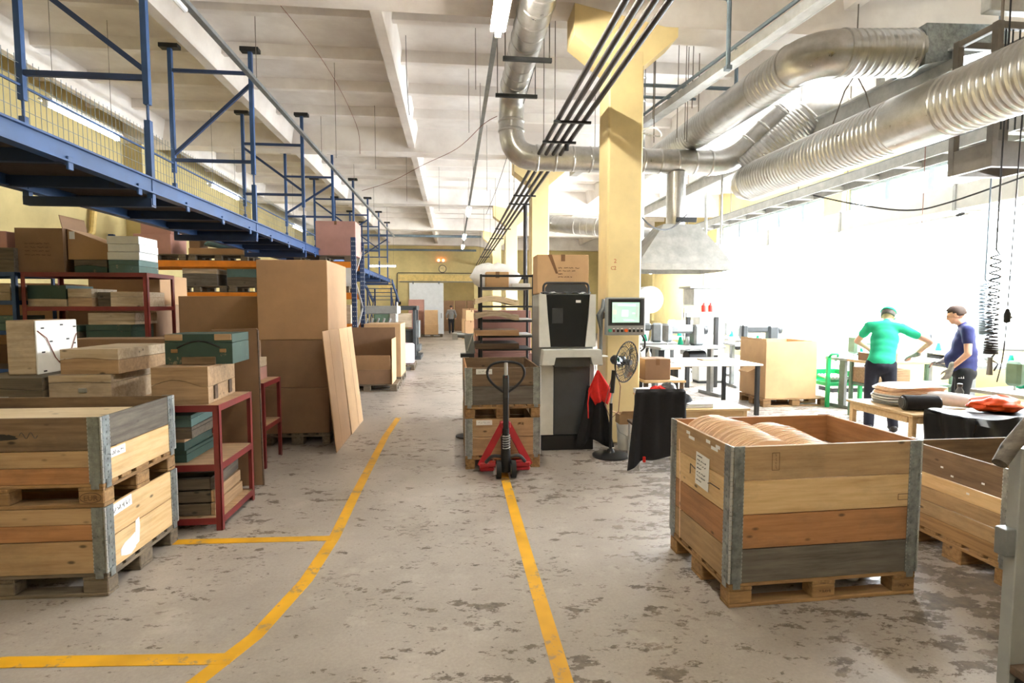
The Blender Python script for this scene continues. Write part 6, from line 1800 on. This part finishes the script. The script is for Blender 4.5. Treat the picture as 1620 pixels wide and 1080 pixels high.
# ================================================================ people
def limb(mb, pts, rad, n=12):
    for i in range(len(pts) - 1):
        a, b = Vector(pts[i]), Vector(pts[i + 1])
        m = 4
        mb.tube([a.lerp(b, k / m)[:] for k in range(m + 1)], [rad[i] + (rad[i + 1] - rad[i]) * k / m for k in range(m + 1)], n)
    for p, r in zip(pts, rad):
        mb.ell(p, (r, r, r), n, 8)
def skin_mesh(mb, name, mat, parent, voxel=0.011, smooth=3):
    """fuse overlapping volumes into one continuous surface"""
    me = mb.mesh(name)
    o = bpy.data.objects.new(name, me); COL.objects.link(o)
    m = o.modifiers.new('fuse', 'REMESH'); m.mode = 'VOXEL'; m.voxel_size = voxel
    s = o.modifiers.new('relax', 'SMOOTH'); s.iterations = smooth; s.factor = 0.5
    dg = bpy.context.evaluated_depsgraph_get()
    me2 = bpy.data.meshes.new_from_object(o.evaluated_get(dg))
    bpy.data.objects.remove(o)
    me2.materials.clear(); me2.materials.append(MT(mat))
    me2.polygons.foreach_set('use_smooth', [True] * len(me2.polygons))
    return link(name, me2, None, parent)
def hand(mb, wrist, direc, palm_n, curl=0.6, s=1.0, thumb_side=1):
    """palm plus five separate curled fingers; direc = wrist to knuckles, palm_n = palm normal (fingers curl that way)"""
    w = Vector(wrist); d = Vector(direc).normalized(); pn = Vector(palm_n); pn = (pn - d * pn.dot(d)).normalized()
    sd = d.cross(pn) * thumb_side
    M = Matrix((( sd.x, d.x, pn.x, 0), (sd.y, d.y, pn.y, 0), (sd.z, d.z, pn.z, 0), (0, 0, 0, 1)))
    M.translation = w
    def T(x, y, z): return (M @ Vector((x * s, y * s, z * s)))[:]
    mb2 = MB(); mb2.ell((0, 0.05, 0), (0.040, 0.056, 0.016), 14, 10)
    mb.add([T(*v) for v in mb2.v], mb2.f)
    limb(mb, [w[:], T(0, 0.03, 0)], [0.026 * s, 0.022 * s], 10)
    for i, (x, L) in enumerate(((0.030, 0.070), (0.011, 0.080), (-0.010, 0.074), (-0.029, 0.058))):
        p = Vector((x, 0.088, 0)); a = 0.0; pts = [T(x * 0.9, 0.06, 0), T(*p)]
        for seg in (0.45, 0.32, 0.23):
            a += curl * (0.7 + 0.08 * i)
            p = p + Vector((x * 0.10 * seg, math.cos(a) * L * seg, math.sin(a) * L * seg)); pts.append(T(*p))
        limb(mb, pts, [0.0105 * s, 0.0105 * s, 0.0095 * s, 0.009 * s, 0.008 * s], 8)
    limb(mb, [T(0.026, 0.02, 0.004), T(0.048, 0.045, 0.012), T(0.056, 0.07, 0.022), T(0.054, 0.09, 0.034)], [0.014 * s, 0.0125 * s, 0.011 * s, 0.009 * s], 8)
def head(mb, c, face, tilt=0.0, s=1.0):
    """skull, jaw, nose, brow, lips, ears; face = direction the face points"""
    f = Vector(face).normalized(); up = Vector((0, 0, 1)); up = (up - f * up.dot(f)).normalized(); sd = f.cross(up)
    M = Matrix(((sd.x, f.x, up.x, 0), (sd.y, f.y, up.y, 0), (sd.z, f.z, up.z, 0), (0, 0, 0, 1))); M.translation = Vector(c)
    def E(c_, r, nu=16, nv=12):
        q = MB(); q.ell(c_, r, nu, nv); mb.add([(M @ Vector(v) * 1.0)[:] for v in q.v], q.f)
    E((0, -0.01, 0.03), (0.076 * s, 0.098 * s, 0.092 * s)); E((0, 0.022, -0.045), (0.058 * s, 0.068 * s, 0.07 * s)); E((0, 0.055, -0.085), (0.028, 0.026, 0.022))
    E((0, 0.098, -0.022), (0.013, 0.018, 0.016)); E((0, 0.088, 0.004), (0.010, 0.014, 0.026))
    E((0, 0.078, 0.026), (0.048, 0.018, 0.012)); E((0, 0.084, -0.056), (0.024, 0.010, 0.008))
    for k in (-1, 1):
        E((k * 0.078, -0.01, -0.005), (0.010, 0.020, 0.033), 10, 8); E((k * 0.030, 0.080, 0.008), (0.014, 0.010, 0.008), 8, 6)
    return M
def hair(M, name, mat, parent, shell=0.010, low=-0.02, front=0.045):
    q = MB(); q.ell((0, -0.012, 0.034), (0.076 + shell, 0.098 + shell, 0.092 + shell), 20, 14)
    keep = MB()
    vs = [Vector(v) for v in q.v]
    fs = [f for f in q.f if all((vs[i].z > low if vs[i].y < 0.0 else vs[i].z > low + (vs[i].y / 0.09) * (front - low) + 0.02) for i in f)]
    keep.add([(M @ v)[:] for v in vs], fs)
    bmm = keep.mesh(name, True)
    bm = bmesh.new(); bm.from_mesh(bmm); bmesh.ops.delete(bm, geom=[v for v in bm.verts if not v.link_faces], context='VERTS'); bm.to_mesh(bmm); bm.free()
    o = link(name, bmm, mat, parent)
    return thicken(o, 0.012)
def person(label, loc, rz, J, shirt, trousers, hair_mat, sleeve=0.55, gloves=None, cap=None, face=(0, 1, 0), belly=0.0, curl=0.6, marks=None):
    """J: joint positions with the figure standing at the origin facing +y (x = its right)"""
    t = thing('person', label, 'person', loc, rz)
    V = {k: Vector(v) for k, v in J.items()}
    body = MB()
    M = head(body, V['head'], face)
    limb(body, [V['neck'][:], (V['head'] + Vector((0, -0.01, -0.04)))[:]], [0.058, 0.052])
    hip = (V['hipR'] + V['hipL']) / 2; ch = V['chest']; ab = hip.lerp(ch, 0.45)
    sh = (V['shR'] + V['shL']) / 2
    def torso(mb, e):
        def el(c, r):
            mb.ell(c[:], tuple(x + e for x in r), 18, 12)
        el(hip + Vector((0, 0, 0.03)), (0.165, 0.118, 0.12)); el(ab + Vector((0, belly * 0.6, 0)), (0.150 + belly * 0.3, 0.112 + belly, 0.14))
        el(ch, (0.165, 0.118, 0.16)); el(ch.lerp(sh, 0.6), (0.15, 0.10, 0.11))
        el(hip.lerp(ch, 0.25) + Vector((0, belly * 0.5, 0)), (0.155, 0.115 + belly * 0.8, 0.12)); el(hip.lerp(ch, 0.72), (0.155, 0.115 + belly * 0.4, 0.13))
        limb(mb, [V['shL'][:], sh[:], V['shR'][:]], [0.062 + e, 0.085 + e, 0.062 + e])
        limb(mb, [sh[:], V['neck'][:]], [0.08 + e, 0.056 + e * 0.6])
    torso(body, -0.006)
    for s in 'RL':
        limb(body, [V['sh' + s][:], V['el' + s][:], V['wr' + s][:]], [0.050, 0.040, 0.027])
        d = (V['wr' + s] - V['el' + s]).normalized()
        if 'hd' + s in V: d = V['hd' + s]
        pn = V.get('pn' + s, Vector((0, 1, 0)))
        hand(body, V['wr' + s] + d * 0.01, d, pn, curl, 1.0, 1 if s == 'R' else -1)
        limb(body, [V['hip' + s][:], V['kn' + s][:], V['an' + s][:]], [0.082, 0.055, 0.040])
        an = V['an' + s]; fd = V.get('ft' + s, Vector((0, 1, 0)))
        limb(body, [(an - fd * 0.04 + Vector((0, 0, -0.04)))[:], (an + fd * 0.15 + Vector((0, 0, -0.055)))[:]], [0.038, 0.028])
    skin_mesh(body, 'body', 'skin', t, 0.0075, 2)
    mb = MB(); torso(mb, 0.012)
    for s in 'RL':
        e = V['sh' + s].lerp(V['el' + s], sleeve)
        limb(mb, [V['sh' + s][:], e[:]], [0.072, 0.064])
        if sleeve > 0.95:
            limb(mb, [V['el' + s][:], V['el' + s].lerp(V['wr' + s], 0.9)[:]], [0.058, 0.042])
    so = skin_mesh(mb, 'shirt', shirt, t, 0.012, 14)
    if marks:
        marks(t, V)
    mb = MB()
    def el(c, r): mb.ell(c, r, 16, 12)
    el((hip + Vector((0, 0, -0.02)))[:], (0.182, 0.138, 0.125))
    for s in 'RL':
        limb(mb, [V['hip' + s][:], V['kn' + s][:], (V['an' + s] + Vector((0, 0, 0.0)))[:]], [0.102, 0.076, 0.064])
    skin_mesh(mb, 'trousers', trousers, t, 0.013, 8)
    for s in 'RL':
        mb = MB(); an = V['an' + s]; fd = V.get('ft' + s, Vector((0, 1, 0))).normalized()
        limb(mb, [(an - fd * 0.05 + Vector((0, 0, -0.035)))[:], (an + fd * 0.06 + Vector((0, 0, -0.04)))[:], (an + fd * 0.17 + Vector((0, 0, -0.05)))[:]], [0.046, 0.045, 0.036])
        mb.v = [(x, y, max(z, 0.002)) for x, y, z in mb.v]
        skin_mesh(mb, 'shoe', 'shoe', t, 0.011, 2)
    if gloves:
        for s in gloves:
            mb = MB(); d = V.get('hd' + s, (V['wr' + s] - V['el' + s])).normalized()
            hand(mb, V['wr' + s] + d * 0.008, d, V.get('pn' + s, Vector((0, 1, 0))), curl, 1.14, 1 if s == 'R' else -1)
            limb(mb, [(V['wr' + s] - d * 0.05)[:], (V['wr' + s] + d * 0.02)[:]], [0.038, 0.034])
            skin_mesh(mb, 'glove', 'glove', t, 0.008, 2)
    hair(M, 'hair', hair_mat, t)
    for k in (-1, 1):
        q = MB(); q.ell((k * 0.030, 0.0885, 0.010), (0.010, 0.006, 0.006), 10, 8)
        MB().add([(M @ Vector(v))[:] for v in q.v], q.f).build('eye', 'hair_brown', t, smooth=True)
    if cap:
        c = hair(M, 'cap', cap, t, 0.022, 0.035, 0.05)
        q = MB(); q.ell((0, 0.115, 0.052), (0.07, 0.06, 0.008), 14, 6)
        MB().add([(M @ Vector(v))[:] for v in q.v], q.f).build('cap_peak', cap, t, smooth=True)
    return t
# man in green bending over the bench, seen from behind
person('man in green t-shirt and dark trousers bending over the bench, seen from behind', (5.90, 7.02, 0), -0.5, dict(
    hipR=(0.09, -0.02, 0.93), hipL=(-0.09, -0.02, 0.93), knR=(0.13, 0.03, 0.50), knL=(-0.11, 0.02, 0.50), anR=(0.17, -0.03, 0.085), anL=(-0.12, -0.04, 0.085),
    chest=(0.06, 0.13, 1.27), shR=(0.26, 0.16, 1.43), shL=(-0.11, 0.21, 1.45), neck=(0.10, 0.25, 1.50), head=(0.13, 0.32, 1.58),
    elR=(0.62, 0.24, 1.24), wrR=(0.50, 0.44, 1.04), elL=(-0.22, 0.42, 1.22), wrL=(0.02, 0.58, 1.06), hdR=(-0.35, 0.7, -0.3), hdL=(0.6, 0.5, -0.3), pnR=(0, 0, -1), pnL=(0, 0, -1)),
    'shirt_green', 'trousers', 'hair_grey', 0.50, gloves='RL', cap='shirt_green', face=(0.35, 0.75, -0.55), curl=0.45)
def navy_marks(t, V):
    for x in (0.0,):
        pass
    mk = MB()
    for k in range(3):
        mk.add([(-0.1865, 0.04 - 0.022 * k, 0.80), (-0.1865, 0.022 - 0.022 * k, 0.80), (-0.1865, 0.03 - 0.022 * k, 0.815 + 0.01 * k)], [(0, 1, 2)])
    thicken(mk.build('white_emblem', 'white_mark', t), 0.004)
# man in navy standing sideways, facing the picture's left
person('man in navy t-shirt and black trousers standing sideways with grey gloves', (6.66, 6.55, 0), 0.85, dict(
    hipR=(0.09, -0.03, 0.88), hipL=(-0.09, -0.03, 0.88), knR=(0.11, 0.03, 0.48), knL=(-0.11, 0.0, 0.48), anR=(0.12, 0.0, 0.085), anL=(-0.12, -0.06, 0.085),
    chest=(0, -0.01, 1.22), shR=(0.19, -0.03, 1.42), shL=(-0.19, -0.03, 1.42), neck=(0, 0.01, 1.49), head=(0, 0.085, 1.61),
    elR=(0.25, 0.0, 1.13), wrR=(0.20, 0.20, 0.98), elL=(-0.26, -0.04, 1.13), wrL=(-0.22, 0.12, 0.93), hdL=(0.05, 0.25, -0.9), hdR=(-0.3, 0.8, -0.2), pnR=(-0.5, 0, -1), pnL=(0.8, 0.5, 0)),
    'shirt_navy', 'trousers_black', 'hair_brown', 0.45, gloves='RL', face=(0.05, 0.9, -0.28), belly=0.055, curl=0.5, marks=navy_marks)
# man far away walking through the doorway
person('distant man in grey shirt and black trousers walking through the far doorway', (-0.13, 34.6, 0), 0.0, dict(
    hipR=(0.09, 0, 0.90), hipL=(-0.09, 0, 0.90), knR=(0.10, 0.08, 0.50), knL=(-0.10, -0.02, 0.48), anR=(0.09, 0.03, 0.085), anL=(-0.09, -0.16, 0.10),
    chest=(0, 0.02, 1.24), shR=(0.20, 0.02, 1.43), shL=(-0.20, 0.02, 1.43), neck=(0, 0.03, 1.51), head=(0, 0.05, 1.64),
    elR=(0.30, -0.02, 1.16), wrR=(0.26, 0.14, 0.98), elL=(-0.30, 0.0, 1.16), wrL=(-0.26, 0.16, 0.98)),
    'shirt_grey', 'trousers_black', 'hair_brown', 1.0, face=(0, 1, -0.1))
